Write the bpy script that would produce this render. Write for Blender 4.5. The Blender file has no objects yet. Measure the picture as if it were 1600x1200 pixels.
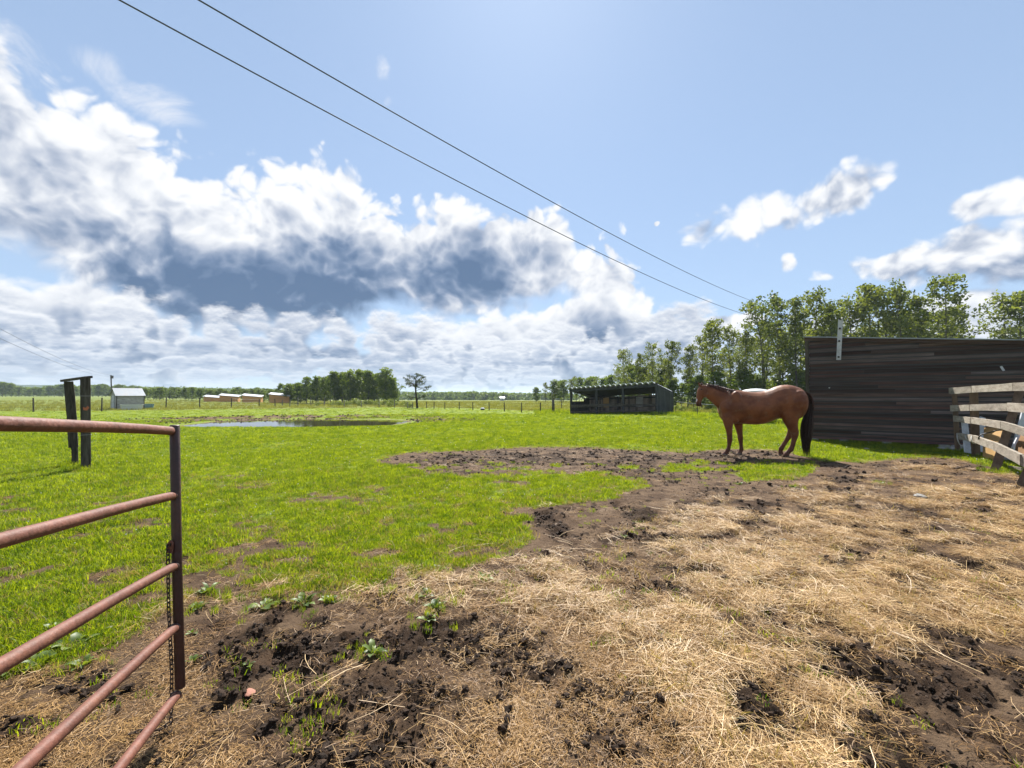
import bpy, bmesh, math, random
import numpy as np
from mathutils import Vector, Matrix
random.seed(7)
RNG = np.random.default_rng(11)
R = math.radians
sc = bpy.context.scene
COL = sc.collection

# ------------------------------------------------------------------ camera
CAM_H = 1.45
F_PX = 711.0          # focal length in pixels of a 1600 px wide picture (a 16 mm lens)
PITCH = math.atan(17 / F_PX)
cam_d = bpy.data.cameras.new('camera')
cam_d.sensor_width = 36
cam_d.lens = 16.0
cam_d.clip_start = 0.05
cam_d.clip_end = 6000
cam = bpy.data.objects.new('camera', cam_d)
cam.location = (0, 0, CAM_H)
cam.rotation_euler = (math.pi / 2 + PITCH, 0, 0)
COL.objects.link(cam)
sc.camera = cam

# ------------------------------------------------------------------ light and exposure
SUN_EL, SUN_AZ = 48.0, 2.0          # degrees; azimuth clockwise from +Y (straight ahead)
sd = bpy.data.lights.new('sun', 'SUN')
sd.energy = 5.0
sd.angle = R(0.53)
sd.color = (1.0, 0.955, 0.88)
sun = bpy.data.objects.new('sun', sd)
to_sun = Vector((math.sin(R(SUN_AZ)) * math.cos(R(SUN_EL)), math.cos(R(SUN_AZ)) * math.cos(R(SUN_EL)), math.sin(R(SUN_EL))))
sun.rotation_euler = to_sun.to_track_quat('Z', 'Y').to_euler()
sun.location = (0, 0, 60)
COL.objects.link(sun)
sc.view_settings.view_transform = 'Standard'
sc.view_settings.look = 'None'
sc.view_settings.gamma = 1
sc.view_settings.use_curve_mapping = False
EXPOSURE = 1.22
ALBEDO = 0.76          # overall level of the surface colours for this exposure
sc.view_settings.exposure = EXPOSURE
sc.render.engine = 'CYCLES'
sc.cycles.use_denoising = True
sc.cycles.max_bounces = 7
sc.cycles.transparent_max_bounces = 8
sc.cycles.volume_bounces = 1
SKY_STRENGTH = 0.050


class NT:
    """small helper for node trees"""
    def __init__(self, tree):
        self.t = tree
        tree.nodes.clear()

    def n(self, kind, **kw):
        nd = self.t.nodes.new(kind)
        for k, v in kw.items():
            if k in ('inp',):
                for a, b in v.items():
                    self.put(nd.inputs[a], b)
            else:
                setattr(nd, k, v)
        return nd

    def put(self, sock, v):
        if isinstance(v, bpy.types.NodeSocket):
            self.t.links.new(v, sock)
        elif isinstance(v, bpy.types.Node):
            self.t.links.new(v.outputs[0], sock)
        else:
            if sock.type == 'RGBA' and hasattr(v, '__len__') and len(v) == 3:
                v = (*v, 1)
            sock.default_value = v

    def m(self, op, a, b=None, c=None, clamp=False):
        nd = self.t.nodes.new('ShaderNodeMath')
        nd.operation = op
        nd.use_clamp = clamp
        self.put(nd.inputs[0], a)
        if b is not None:
            self.put(nd.inputs[1], b)
        if c is not None:
            self.put(nd.inputs[2], c)
        return nd.outputs[0]

    def vm(self, op, a, b=None, scale=None):
        nd = self.t.nodes.new('ShaderNodeVectorMath')
        nd.operation = op
        self.put(nd.inputs[0], a)
        if b is not None:
            self.put(nd.inputs[1], b)
        if scale is not None:
            self.put(nd.inputs['Scale'], scale)
        return nd.outputs[0]

    def mix(self, f, a, b, blend='MIX'):
        nd = self.t.nodes.new('ShaderNodeMix')
        nd.data_type = 'RGBA'
        nd.blend_type = blend
        nd.clamp_factor = True
        self.put(nd.inputs[0], f)
        self.put(nd.inputs[6], a)
        self.put(nd.inputs[7], b)
        return nd.outputs[2]

    def step(self, v, lo, hi):
        nd = self.t.nodes.new('ShaderNodeMapRange')
        nd.interpolation_type = 'SMOOTHSTEP'
        self.put(nd.inputs[0], v)
        nd.inputs[1].default_value = lo
        nd.inputs[2].default_value = hi
        return nd.outputs[0]

    def lin(self, v, lo, hi, a=0.0, b=1.0, clamp=True):
        nd = self.t.nodes.new('ShaderNodeMapRange')
        nd.clamp = clamp
        self.put(nd.inputs[0], v)
        nd.inputs[1].default_value = lo
        nd.inputs[2].default_value = hi
        nd.inputs[3].default_value = a
        nd.inputs[4].default_value = b
        return nd.outputs[0]

    def comb(self, x, y, z):
        nd = self.t.nodes.new('ShaderNodeCombineXYZ')
        self.put(nd.inputs[0], x); self.put(nd.inputs[1], y); self.put(nd.inputs[2], z)
        return nd.outputs[0]

    def noise(self, vec, scale=5, detail=4, rough=0.55, dist=0.0, col=False):
        nd = self.t.nodes.new('ShaderNodeTexNoise')
        if vec is not None:
            self.put(nd.inputs['Vector'], vec)
        nd.inputs['Scale'].default_value = scale
        nd.inputs['Detail'].default_value = detail
        nd.inputs['Roughness'].default_value = rough
        nd.inputs['Distortion'].default_value = dist
        return nd.outputs['Color' if col else 'Fac']

    def curve(self, v, pts, lo, hi):
        """v in lo..hi -> piecewise curve through pts (in native units)"""
        ys = [p[1] for p in pts]
        y0, y1 = min(ys), max(ys)
        f = self.lin(v, lo, hi)
        nd = self.t.nodes.new('ShaderNodeFloatCurve')
        cv = nd.mapping.curves[0]
        P = [((x - lo) / (hi - lo), (y - y0) / (y1 - y0)) for x, y in pts]
        while len(cv.points) < len(P):
            cv.points.new(0.5, 0.5)
        for q, p in zip(cv.points, P):
            q.location = p
            q.handle_type = 'VECTOR'
        nd.mapping.update()
        self.put(nd.inputs['Value'], f)
        return self.lin(nd.outputs[0], 0, 1, y0, y1)


def AE(px, py):
    """picture position (1600x1200) -> azimuth, elevation of the sky there"""
    u = (px - 800) / F_PX
    az = math.atan(u)
    return az, math.atan((617 - py) / F_PX * math.cos(az))


def build_world():
    w = bpy.data.worlds.new('World')
    sc.world = w
    w.use_nodes = True
    N = NT(w.node_tree)
    out = N.n('ShaderNodeOutputWorld')
    bg = N.n('ShaderNodeBackground')
    sky = N.n('ShaderNodeTexSky', sky_type='NISHITA')
    sky.sun_disc = False
    sky.sun_elevation = R(SUN_EL)
    sky.sun_rotation = R(SUN_AZ)
    sky.altitude = 600
    sky.air_density = 1.0
    sky.dust_density = 0.5
    sky.ozone_density = 1.6
    d = N.n('ShaderNodeTexCoord').outputs['Generated']
    x, y, z = N.n('ShaderNodeSeparateXYZ', inp={0: d}).outputs
    az = N.m('ARCTAN2', x, y)
    el = N.m('ARCSINE', z)
    zz = N.m('MAXIMUM', z, 0.0)
    lv = N.m('LOGARITHM', N.m('ADD', zz, 0.09), 2.718)
    p_dir = N.vm('MULTIPLY', d, (1.0, 1.0, 1.12))
    # cloud detail gets flatter and finer towards the horizon
    p_low = N.comb(N.m('MULTIPLY', az, 7.0), N.m('MULTIPLY', lv, 3.9), 3.7)
    wn = N.noise(p_dir, 5.5, 3, 0.55, col=True)
    wv = N.vm('SUBTRACT', wn, (0.5, 0.5, 0.5))
    wx, wy, wz = N.n('ShaderNodeSeparateXYZ', inp={0: wv}).outputs
    azw = N.m('ADD', az, N.m('MULTIPLY', wx, 0.10))
    elw = N.m('ADD', el, N.m('MULTIPLY', wy, 0.07))
    pw = N.vm('ADD', p_dir, N.vm('SCALE', wv, scale=0.10))

    def billow(p):
        """mean .5: soft noise with cauliflower heads"""
        a = N.noise(p, 5.4, 7, 0.60, 0.0)
        v = N.n('ShaderNodeTexVoronoi', feature='F1', inp={'Vector': p, 'Scale': 15.0})
        v.inputs['Detail'].default_value = 2.0
        v.inputs['Roughness'].default_value = 0.6
        return N.m('ADD', N.m('MULTIPLY', a, 0.8), N.m('MULTIPLY', N.m('SUBTRACT', 0.78, v.outputs['Distance']), 0.26))
    nb = billow(pw)
    nb2 = billow(N.vm('ADD', pw, (0.0, 0.010, 0.034)))
    relief = N.m('SUBTRACT', nb, nb2)
    nl = N.noise(p_low, 2.6, 7, 0.62, 0.0)
    nl2 = N.noise(N.vm('ADD', p_low, (0.0, 0.08, 0.0)), 2.6, 7, 0.62, 0.0)
    relief_l = N.m('SUBTRACT', nl, nl2)
    big = N.noise(N.vm('ADD', p_dir, (5.0, 1.0, 2.0)), 2.6, 3, 0.5)

    azlo, azhi = -3.1416, 3.1416
    def cv(pts, outer_l, outer_r):
        P = [(azlo, outer_l), (-2.2, outer_l), (-1.4, outer_l)]
        P += [AE(px, py) for px, py in pts]
        P += [(1.4, outer_r), (2.2, outer_l), (azhi, outer_l)]
        return N.curve(azw, P, azlo, azhi)

    K = 2 ** (-EXPOSURE)
    def tint(s):
        ramp = N.n('ShaderNodeValToRGB')
        e = ramp.color_ramp
        cols = [(0.0, (1.00, 1.01, 1.04)), (0.18, (0.84, 0.87, 0.93)), (0.38, (0.60, 0.655, 0.765)), (0.60, (0.345, 0.425, 0.575)), (0.82, (0.185, 0.270, 0.430)), (1.0, (0.125, 0.205, 0.355))]
        while len(e.elements) < len(cols):
            e.elements.new(0.5)
        for q, (pp, c) in zip(e.elements, cols):
            q.position = pp
            q.color = (c[0] * K, c[1] * K, c[2] * K, 1)
        N.put(ramp.inputs[0], s)
        return ramp.outputs[0]

    def blob(px, py, rx, ry, rot=0.0, k=1.0):
        a0, e0 = AE(px, py)
        a = N.m('SUBTRACT', azw, a0)
        e = N.m('SUBTRACT', elw, e0)
        c, s = math.cos(rot), math.sin(rot)
        u = N.m('ADD', N.m('MULTIPLY', a, c / rx), N.m('MULTIPLY', e, s / rx))
        v = N.m('ADD', N.m('MULTIPLY', a, -s / ry), N.m('MULTIPLY', e, c / ry))
        return N.m('MULTIPLY', N.m('SUBTRACT', 1.0, N.m('ADD', N.m('MULTIPLY', u, u), N.m('MULTIPLY', v, v))), k)
    def union(lst):
        r = lst[0]
        for q in lst[1:]:
            r = N.m('MAXIMUM', r, q)
        return r
    nbc = N.m('SUBTRACT', nb, 0.425)

    # clear sky with summer haze
    sk = N.vm('MULTIPLY', N.vm('SCALE', sky.outputs[0], scale=SKY_STRENGTH), (0.90, 1.04, 1.20))
    hz = N.m('POWER', N.m('SUBTRACT', 1.0, N.m('MINIMUM', zz, 1.0)), 3.0)
    col = N.mix(N.m('ADD', 0.54, N.m('MULTIPLY', hz, 0.32)), sk, (0.53 * K, 0.69 * K, 0.91 * K))
    # wisps
    wisp = union([blob(20, 95, .07, .05), blob(150, 95, .04, .035), blob(590, 100, .02, .02), blob(225, 165, .06, .03), blob(600, 150, .012, .012)])
    wn2 = N.noise(p_dir, 9.0, 6, 0.68, 0.8)
    wisp = N.m('ADD', N.m('MAXIMUM', wisp, -3.0), N.m('MULTIPLY', N.m('SUBTRACT', wn2, 0.52), 6.0))
    col = N.mix(N.m('MULTIPLY', N.step(wisp, 0.0, 2.0), 0.7), col, (0.93 * K, 0.95 * K, 1.0 * K))
    # separate cumulus
    cu = union([blob(1105, 362, .055, .030, 0.5), blob(1170, 335, .11, .056, 0.3), blob(1275, 308, .13, .050, 0.22), blob(1340, 288, .065, .044, 0.1),
                blob(1420, 412, .10, .034, 0.05), blob(1530, 395, .10, .044, 0.2), blob(1640, 400, .12, .055, 0.0), blob(1585, 312, .060, .030, -0.1),
                blob(1237, 412, .020, .026, 0.4), blob(1287, 430, .026, .010), blob(1750, 500, .2, .06), blob(1560, 470, .16, .03), blob(1130, 505, .10, .02), blob(1037, 355, .008, .006)])
    cu = N.m('ADD', N.m('MULTIPLY', N.m('MAXIMUM', cu, -3.0), 0.75), N.m('MULTIPLY', nbc, 2.6))
    cb = union([blob(1265, 328, .13, .028, 0.33), blob(1320, 312, .06, .022, .2), blob(1500, 428, .15, .028, 0.1), blob(1590, 440, .1, .02)])
    s_cu = N.m('ADD', N.m('MULTIPLY', N.m('MAXIMUM', cb, 0.0), 0.42), N.m('ADD', 0.10, N.m('MULTIPLY', relief, -2.6)))
    col = N.mix(N.step(cu, -0.05, 0.42), col, tint(s_cu))
    # fair-weather clouds over the rest of the sky, outside the picture
    away = N.step(N.m('ABSOLUTE', az), 0.98, 1.3)
    fair = N.m('SUBTRACT', N.m('MULTIPLY', nbc, 6.0), N.m('ADD', 0.35, N.m('MULTIPLY', N.m('SUBTRACT', 1.0, away), 9.0)))
    col = N.mix(N.step(fair, -0.1, 0.4), col, tint(N.m('ADD', 0.2, N.m('MULTIPLY', relief, -2.0))))

    # decks, back to front: upper edge, lower edge, darkness towards the belly
    def deck(col, top, base, thick, amp, dark, soft=0.012, noise=None, rel=None, rk=1.7, hazek=0.0, bamp=0.06, presence=None, base_soft=0.03):
        noise = noise or nbc
        rel = rel or relief
        e = N.m('ADD', N.m('SUBTRACT', top, el), N.m('MULTIPLY', noise, amp))
        mask = N.step(e, -soft, soft * 2.2)
        if base is not None:
            b = N.m('ADD', N.m('SUBTRACT', el, base), N.m('MULTIPLY', noise, bamp))
            mask = N.m('MULTIPLY', mask, N.step(b, -base_soft, base_soft))
        if presence is not None:
            mask = N.m('MULTIPLY', mask, presence)
        s = N.m('MULTIPLY', N.m('POWER', N.lin(e, 0.0, thick), 1.15), dark)
        s = N.m('ADD', s, N.m('ADD', 0.05, N.m('MULTIPLY', rel, -rk)))
        s = N.m('ADD', s, N.m('MULTIPLY', N.m('SUBTRACT', big, 0.5), 0.6))
        c = tint(N.m('MAXIMUM', N.m('MINIMUM', s, 1.0), 0.0))
        if hazek:
            c = N.mix(hazek, c, (0.55 * K, 0.66 * K, 0.84 * K))
        return N.mix(mask, col, c)

    core = N.m('MAXIMUM', union([blob(740, 400, .21, .13), blob(845, 410, .09, .07), blob(430, 455, .30, .10), blob(560, 390, .18, .09), blob(790, 350, .13, .05)]), 0.0)
    dark1 = N.m('ADD', 0.40, N.m('MULTIPLY', core, 0.72))
    top1 = cv([(0, 82), (100, 130), (200, 176), (300, 208), (400, 240), (500, 232), (560, 262), (620, 290), (700, 285), (780, 296), (850, 315), (930, 350), (985, 372), (1010, 440), (1050, 520), (1080, 600)], 0.35, -0.2)
    base1 = cv([(-60, 350), (0, 395), (50, 425), (140, 470), (230, 500), (330, 515), (520, 522), (600, 480), (690, 508), (780, 500), (870, 470), (960, 500), (1050, 520)], 0.16, 0.05)
    col = deck(col, top1, base1, 0.18, 0.34, dark1, base_soft=0.03, rk=2.2, bamp=0.16)
    topr = cv([(560, 640), (640, 520), (700, 492), (760, 476), (830, 470), (900, 440), (950, 442), (1000, 470), (1040, 490), (1085, 500), (1130, 560), (1180, 640)], -0.2, -0.2)
    col = deck(col, topr, None, 0.085, 0.16, N.m('ADD', 0.62, N.m('MULTIPLY', big, 0.2)), soft=0.009, rk=1.6)
    topl = cv([(-200, 410), (0, 418), (90, 416), (170, 428), (225, 448), (260, 500), (330, 640)], 0.14, -0.2)
    col = deck(col, topl, None, 0.075, 0.15, 0.55, soft=0.009, rk=1.6)
    nlc = N.m('SUBTRACT', nl, 0.5)
    def level(py):
        return math.atan((617 - py) / F_PX)
    for i, (py, amp, th, dk, hk, gapk) in enumerate([(503, .16, .060, .62, .06, .02), (526, .17, .045, .58, .14, -.01), (545, .15, .034, .52, .24, .0), (566, .10, .024, .46, .34, .02), (584, .065, .017, .40, .46, .02), (600, .04, .012, .34, .58, .03)]):
        ns = N.noise(N.vm('ADD', N.vm('MULTIPLY', p_low, (1.0, 0.35, 1.0)), (3.1 * i, 7.7 * i, 1.3 * i)), 1.5 + .5 * i, 2, 0.5)
        pres = N.step(N.m('SUBTRACT', ns, gapk), 0.40, 0.50)
        n_i = N.m('ADD', N.m('MULTIPLY', nlc, 0.55), N.m('MULTIPLY', N.m('SUBTRACT', ns, 0.5), 0.75))
        t = N.m('ADD', level(py), N.m('MULTIPLY', wy, 0.02))
        if i == 0:
            pres = N.m('MULTIPLY', pres, N.lin(az, 0.42, 0.62, 1, 0))
        col = deck(col, t, N.m('SUBTRACT', t, th * 1.5), th, amp, dk, soft=0.004 + .001 * (5 - i), noise=n_i, rel=relief_l, rk=1.25, hazek=hk, bamp=amp * .15, presence=pres, base_soft=0.012)
    col = N.mix(N.m('MULTIPLY', N.lin(el, 0.0, 0.07, 0.35, 0.0), 1.0), col, (0.60 * K, 0.70 * K, 0.84 * K))
    col = N.mix(N.step(z, -0.03, -0.002), (0.25 * K, 0.27 * K, 0.22 * K), col)
    N.put(bg.inputs[0], col)
    bg.inputs[1].default_value = 1.0
    N.put(out.inputs[0], bg.outputs[0])
    w.cycles.sampling_method = 'MANUAL'
    w.cycles.sample_map_resolution = 512


build_world()


# ------------------------------------------------------------------ helpers: picture <-> ground, noise
def ray(px, py):
    c, s = math.cos(PITCH), math.sin(PITCH)
    r, u, f = (px - 800), -(py - 600), F_PX
    return Vector((r, f * c - u * s, f * s + u * c))


def G(px, py, z=0.0):
    """point at height z seen at this picture position"""
    d = ray(px, py)
    t = (z - CAM_H) / d.z
    return Vector((d.x * t, d.y * t, z))


def D(px, py, dist):
    """point at this distance ahead (Y) seen at this picture position"""
    d = ray(px, py)
    t = dist / d.y
    return Vector((d.x * t, dist, CAM_H + d.z * t))


def _hash(ix, iy, seed):
    h = (ix.astype(np.int64) * 374761393 + iy.astype(np.int64) * 668265263 + seed * 1442695041) & 0xFFFFFFFF
    h = ((h ^ (h >> 13)) * 1274126177) & 0xFFFFFFFF
    h = (h ^ (h >> 16)) & 0xFFFFFFFF
    return h.astype(np.float64) / 4294967295.0


def vnoise(x, y, seed=0):
    x = np.asarray(x, float); y = np.asarray(y, float)
    ix, iy = np.floor(x), np.floor(y)
    fx, fy = x - ix, y - iy
    fx = fx * fx * fx * (fx * (fx * 6 - 15) + 10)
    fy = fy * fy * fy * (fy * (fy * 6 - 15) + 10)
    a = _hash(ix, iy, seed); b = _hash(ix + 1, iy, seed)
    c = _hash(ix, iy + 1, seed); d = _hash(ix + 1, iy + 1, seed)
    return (a * (1 - fx) + b * fx) * (1 - fy) + (c * (1 - fx) + d * fx) * fy


def fbm(x, y, oct=4, seed=0, gain=0.5):
    s, a, t = 0.0, 1.0, 0.0
    x = np.asarray(x, float); y = np.asarray(y, float)
    for k in range(oct):
        s = s + a * vnoise(x * (2 ** k) + 17.3 * k, y * (2 ** k) - 9.1 * k, seed + k)
        t += a
        a *= gain
    return s / t


def smooth(v, lo, hi):
    t = np.clip((v - lo) / (hi - lo), 0, 1)
    return t * t * (3 - 2 * t)


def poly_soft(px, py, pts, w):
    """1 inside the polygon, 0 outside, soft over w either side"""
    pts = np.array(pts, float)
    inside = np.zeros(px.shape, bool)
    d2 = np.full(px.shape, 1e18)
    n = len(pts)
    for i in range(n):
        x0, y0 = pts[i]; x1, y1 = pts[(i + 1) % n]
        ex, ey = x1 - x0, y1 - y0
        t = np.clip(((px - x0) * ex + (py - y0) * ey) / (ex * ex + ey * ey + 1e-9), 0, 1)
        d2 = np.minimum(d2, (px - x0 - t * ex) ** 2 + (py - y0 - t * ey) ** 2)
        c = ((y0 > py) != (y1 > py)) & (px < (x1 - x0) * (py - y0) / (y1 - y0 + 1e-12) + x0)
        inside ^= c
    sd_ = np.sqrt(d2) * np.where(inside, 1, -1)
    return np.clip(0.5 + sd_ / (2 * w), 0, 1)


# ------------------------------------------------------------------ helpers: materials
MATS = {}


def principled(name, base, rough=0.8, spec=0.3, metal=0.0, bump=0.0, bscale=30, var=0.0, vscale=3.0, coords='Object', stretch=(1, 1, 1), stain=None, stain_scale=2.0, stain_amt=0.5, per_object=0.0, sheen=0.0, fine=None):
    m = bpy.data.materials.new(name)
    m.use_nodes = True
    N = NT(m.node_tree)
    out = N.n('ShaderNodeOutputMaterial')
    b = N.n('ShaderNodeBsdfPrincipled')
    b.inputs['Roughness'].default_value = rough
    b.inputs['Specular IOR Level'].default_value = spec
    b.inputs['Metallic'].default_value = metal
    b.inputs['Sheen Weight'].default_value = sheen
    tc = N.n('ShaderNodeTexCoord').outputs[coords]
    oi = N.n('ShaderNodeObjectInfo')
    tv = N.vm('MULTIPLY', tc, stretch)
    tv = N.vm('ADD', tv, N.vm('SCALE', oi.outputs['Location'], scale=1.7))
    if per_object:
        tv = N.vm('ADD', tv, N.comb(N.m('MULTIPLY', oi.outputs['Random'], 37.0), N.m('MULTIPLY', oi.outputs['Random'], 11.0), 0.0))
    col = N.n('ShaderNodeRGB')
    col.outputs[0].default_value = (*[q * ALBEDO for q in base], 1)
    c = col.outputs[0]
    if stain:
        f = N.step(N.noise(tv, stain_scale, 6, 0.65), 0.45, 0.7)
        c = N.mix(N.m('MULTIPLY', f, stain_amt), c, tuple(q * ALBEDO for q in stain))
    if var:
        f = N.noise(tv, vscale, 6, 0.6)
        k = N.lin(f, 0.3, 0.7, 1 - var, 1 + var, clamp=False)
        c = N.vm('SCALE', c, scale=k)
    if fine:
        f = N.noise(tv, fine, 3, 0.7)
        c = N.vm('SCALE', c, scale=N.lin(f, 0.3, 0.7, 0.75, 1.25, clamp=False))
    if per_object:
        c = N.vm('SCALE', c, scale=N.lin(oi.outputs['Random'], 0, 1, 1 - per_object, 1 + per_object))
    N.put(b.inputs['Base Color'], c)
    if bump:
        bp = N.n('ShaderNodeBump', inp={'Strength': bump, 'Distance': 0.01, 'Height': N.noise(tv, bscale, 5, 0.6)})
        N.put(b.inputs['Normal'], bp)
    N.put(out.inputs[0], b.outputs[0])
    MATS[name] = m
    return m


def leafy(name, dark, light, trans=0.45, attr=None, gloss=0.25, tcol=None):
    """thin leaves and blades: reflect and let light through"""
    m = bpy.data.materials.new(name)
    m.use_nodes = True
    N = NT(m.node_tree)
    out = N.n('ShaderNodeOutputMaterial')
    oi = N.n('ShaderNodeObjectInfo')
    if attr:
        a = N.n('ShaderNodeAttribute', attribute_name=attr)
        v = a.outputs['Fac']
        v = N.m('ADD', N.m('MULTIPLY', v, 0.8), N.m('MULTIPLY', oi.outputs['Random'], 0.2))
    else:
        v = oi.outputs['Random']
    c = N.mix(v, tuple(q * 0.86 for q in dark), tuple(q * 0.86 for q in light))
    df = N.n('ShaderNodeBsdfPrincipled', inp={'Base Color': c, 'Roughness': 0.5, 'Specular IOR Level': gloss})
    tcx = N.vm('MULTIPLY', c, tcol or (1.5, 1.35, 0.6))
    tr = N.n('ShaderNodeBsdfTranslucent', inp={'Color': tcx})
    mx = N.n('ShaderNodeMixShader', inp={0: trans, 1: df.outputs[0], 2: tr.outputs[0]})
    N.put(out.inputs[0], mx.outputs[0])
    MATS[name] = m
    return m


# ------------------------------------------------------------------ helpers: meshes and objects
def mesh_np(name, verts, faces, mat=None, smooth_=False):
    """verts (n,3); faces (m,k) with one k"""
    me = bpy.data.meshes.new(name)
    verts = np.asarray(verts, np.float32); faces = np.asarray(faces, np.int32)
    me.vertices.add(len(verts))
    me.vertices.foreach_set('co', verts.ravel())
    k = faces.shape[1]
    me.loops.add(faces.size)
    me.loops.foreach_set('vertex_index', faces.ravel())
    me.polygons.add(len(faces))
    me.polygons.foreach_set('loop_start', np.arange(0, faces.size, k, dtype=np.int32))
    if smooth_:
        me.polygons.foreach_set('use_smooth', np.ones(len(faces), bool))
    me.update(calc_edges=True)
    if mat:
        me.materials.append(mat)
    return me


class MB:
    """collects shapes into one mesh"""
    def __init__(self):
        self.v = []; self.f = []

    def add(self, vs, fs):
        o = len(self.v)
        self.v += [tuple(p) for p in vs]
        self.f += [tuple(i + o for i in f) for f in fs]

    def box(self, c, s, rot=None, taper=None):
        hx, hy, hz = s[0] / 2, s[1] / 2, s[2] / 2
        vs = []
        for sz in (-1, 1):
            k = taper if (taper and sz > 0) else 1
            for sx, sy in ((-1, -1), (1, -1), (1, 1), (-1, 1)):
                vs.append(Vector((sx * hx * k, sy * hy * k, sz * hz)))
        if rot is not None:
            vs = [rot @ p for p in vs]
        c = Vector(c)
        self.add([p + c for p in vs], [(0, 3, 2, 1), (4, 5, 6, 7), (0, 1, 5, 4), (1, 2, 6, 5), (2, 3, 7, 6), (3, 0, 4, 7)])

    def hexa(self, p8):
        self.add(p8, [(0, 3, 2, 1), (4, 5, 6, 7), (0, 1, 5, 4), (1, 2, 6, 5), (2, 3, 7, 6), (3, 0, 4, 7)])

    def beam(self, a, b, w, t, side=None, jit=0.0, seg=1, taper=1.0):
        """plank from a to b: w across 'side', t thick; jit roughens its outline"""
        a, b = Vector(a), Vector(b)
        d = (b - a).normalized()
        s = Vector(side) if side is not None else Vector((0, 0, 1))
        s = (s - d * s.dot(d))
        s = s.normalized() if s.length > 1e-6 else d.orthogonal().normalized()
        n = d.cross(s)
        rings = []
        for i in range(seg + 1):
            k = i / seg
            q = a.lerp(b, k)
            ww = w / 2 * (1 + (taper - 1) * k) * (1 + random.uniform(-jit, jit))
            tt = t / 2 * (1 + random.uniform(-jit, jit))
            q = q + s * random.uniform(-jit, jit) * w * 0.25
            rings.append([q - s * ww - n * tt, q + s * ww - n * tt, q + s * ww + n * tt, q - s * ww + n * tt])
        vs = [p for r in rings for p in r]
        fs = [(3, 2, 1, 0), tuple(4 * seg + i for i in range(4))]
        for i in range(seg):
            for j in range(4):
                k = (j + 1) % 4
                fs.append((4 * i + j, 4 * i + k, 4 * i + 4 + k, 4 * i + 4 + j))
        self.add(vs, fs)

    def tube(self, pts, rad, n=8, cap=True):
        pts = [Vector(p) for p in pts]
        if not hasattr(rad, '__len__'):
            rad = [rad] * len(pts)
        vs, fs = [], []
        ref = None
        for i, p in enumerate(pts):
            d = (pts[min(i + 1, len(pts) - 1)] - pts[max(i - 1, 0)]).normalized()
            if ref is None:
                ref = d.orthogonal().normalized()
            ref = (ref - d * ref.dot(d))
            ref = ref.normalized() if ref.length > 1e-6 else d.orthogonal().normalized()
            w = d.cross(ref)
            for j in range(n):
                a = 2 * math.pi * j / n
                vs.append(p + (ref * math.cos(a) + w * math.sin(a)) * rad[i])
        for i in range(len(pts) - 1):
            for j in range(n):
                k = (j + 1) % n
                fs.append((i * n + j, i * n + k, i * n + n + k, i * n + n + j))
        if cap:
            fs.append(tuple(reversed(range(n))))
            fs.append(tuple((len(pts) - 1) * n + j for j in range(n)))
        self.add(vs, fs)

    def mesh(self, name, mat=None, smooth_=False, recalc=True):
        me = bpy.data.meshes.new(name)
        me.from_pydata([tuple(p) for p in self.v], [], self.f)
        if recalc:
            bm = bmesh.new(); bm.from_mesh(me)
            bmesh.ops.recalc_face_normals(bm, faces=bm.faces)
            bm.to_mesh(me); bm.free()
        if smooth_:
            for p in me.polygons:
                p.use_smooth = True
        me.update()
        if mat:
            me.materials.append(mat)
        return me

    def obj(self, name, mat=None, parent=None, smooth_=False, **kw):
        return put(name, self.mesh(name, mat, smooth_), parent, **kw)


def put(name, me, parent=None, loc=None, rot=None, scale=None, label=None, cat=None, group=None, kind=None):
    o = bpy.data.objects.new(name, me)
    COL.objects.link(o)
    if parent is not None:
        o.parent = parent
    if loc is not None:
        o.location = loc
    if rot is not None:
        o.rotation_euler = rot
    if scale is not None:
        o.scale = scale if hasattr(scale, '__len__') else (scale,) * 3
    tag(o, label, cat, group, kind)
    return o


def tag(o, label=None, cat=None, group=None, kind=None):
    if label: o['label'] = label
    if cat: o['category'] = cat
    if group: o['group'] = group
    if kind: o['kind'] = kind
    return o


def thing(name, loc, label, cat, group=None, rotz=0.0, rot=None):
    return put(name, None, None, loc, rot or (0, 0, rotz), None, label, cat, group)


def bevel(o, w=0.01, seg=2):
    m = o.modifiers.new('edge', 'BEVEL')
    m.width = w
    m.segments = seg
    m.limit_method = 'ANGLE'
    return o

# ------------------------------------------------------------------ the lie of the land
POND = (-12.0, 26.2, 6.0, 3.9)
WATER_Z = -0.17


def pond_e(x, y):
    w = (fbm(x * 0.35, y * 0.35, 3, 41) - 0.5) * 0.28
    return np.sqrt(((x - POND[0]) / POND[2]) ** 2 + ((y - POND[1]) / POND[3]) ** 2) + w


def lay(x, y):
    """layout coordinates of a ground point (the picture position of flat ground)"""
    yy = np.maximum(y, 0.45)
    return 800 + F_PX * x / yy, 617 + F_PX * CAM_H / yy


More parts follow.
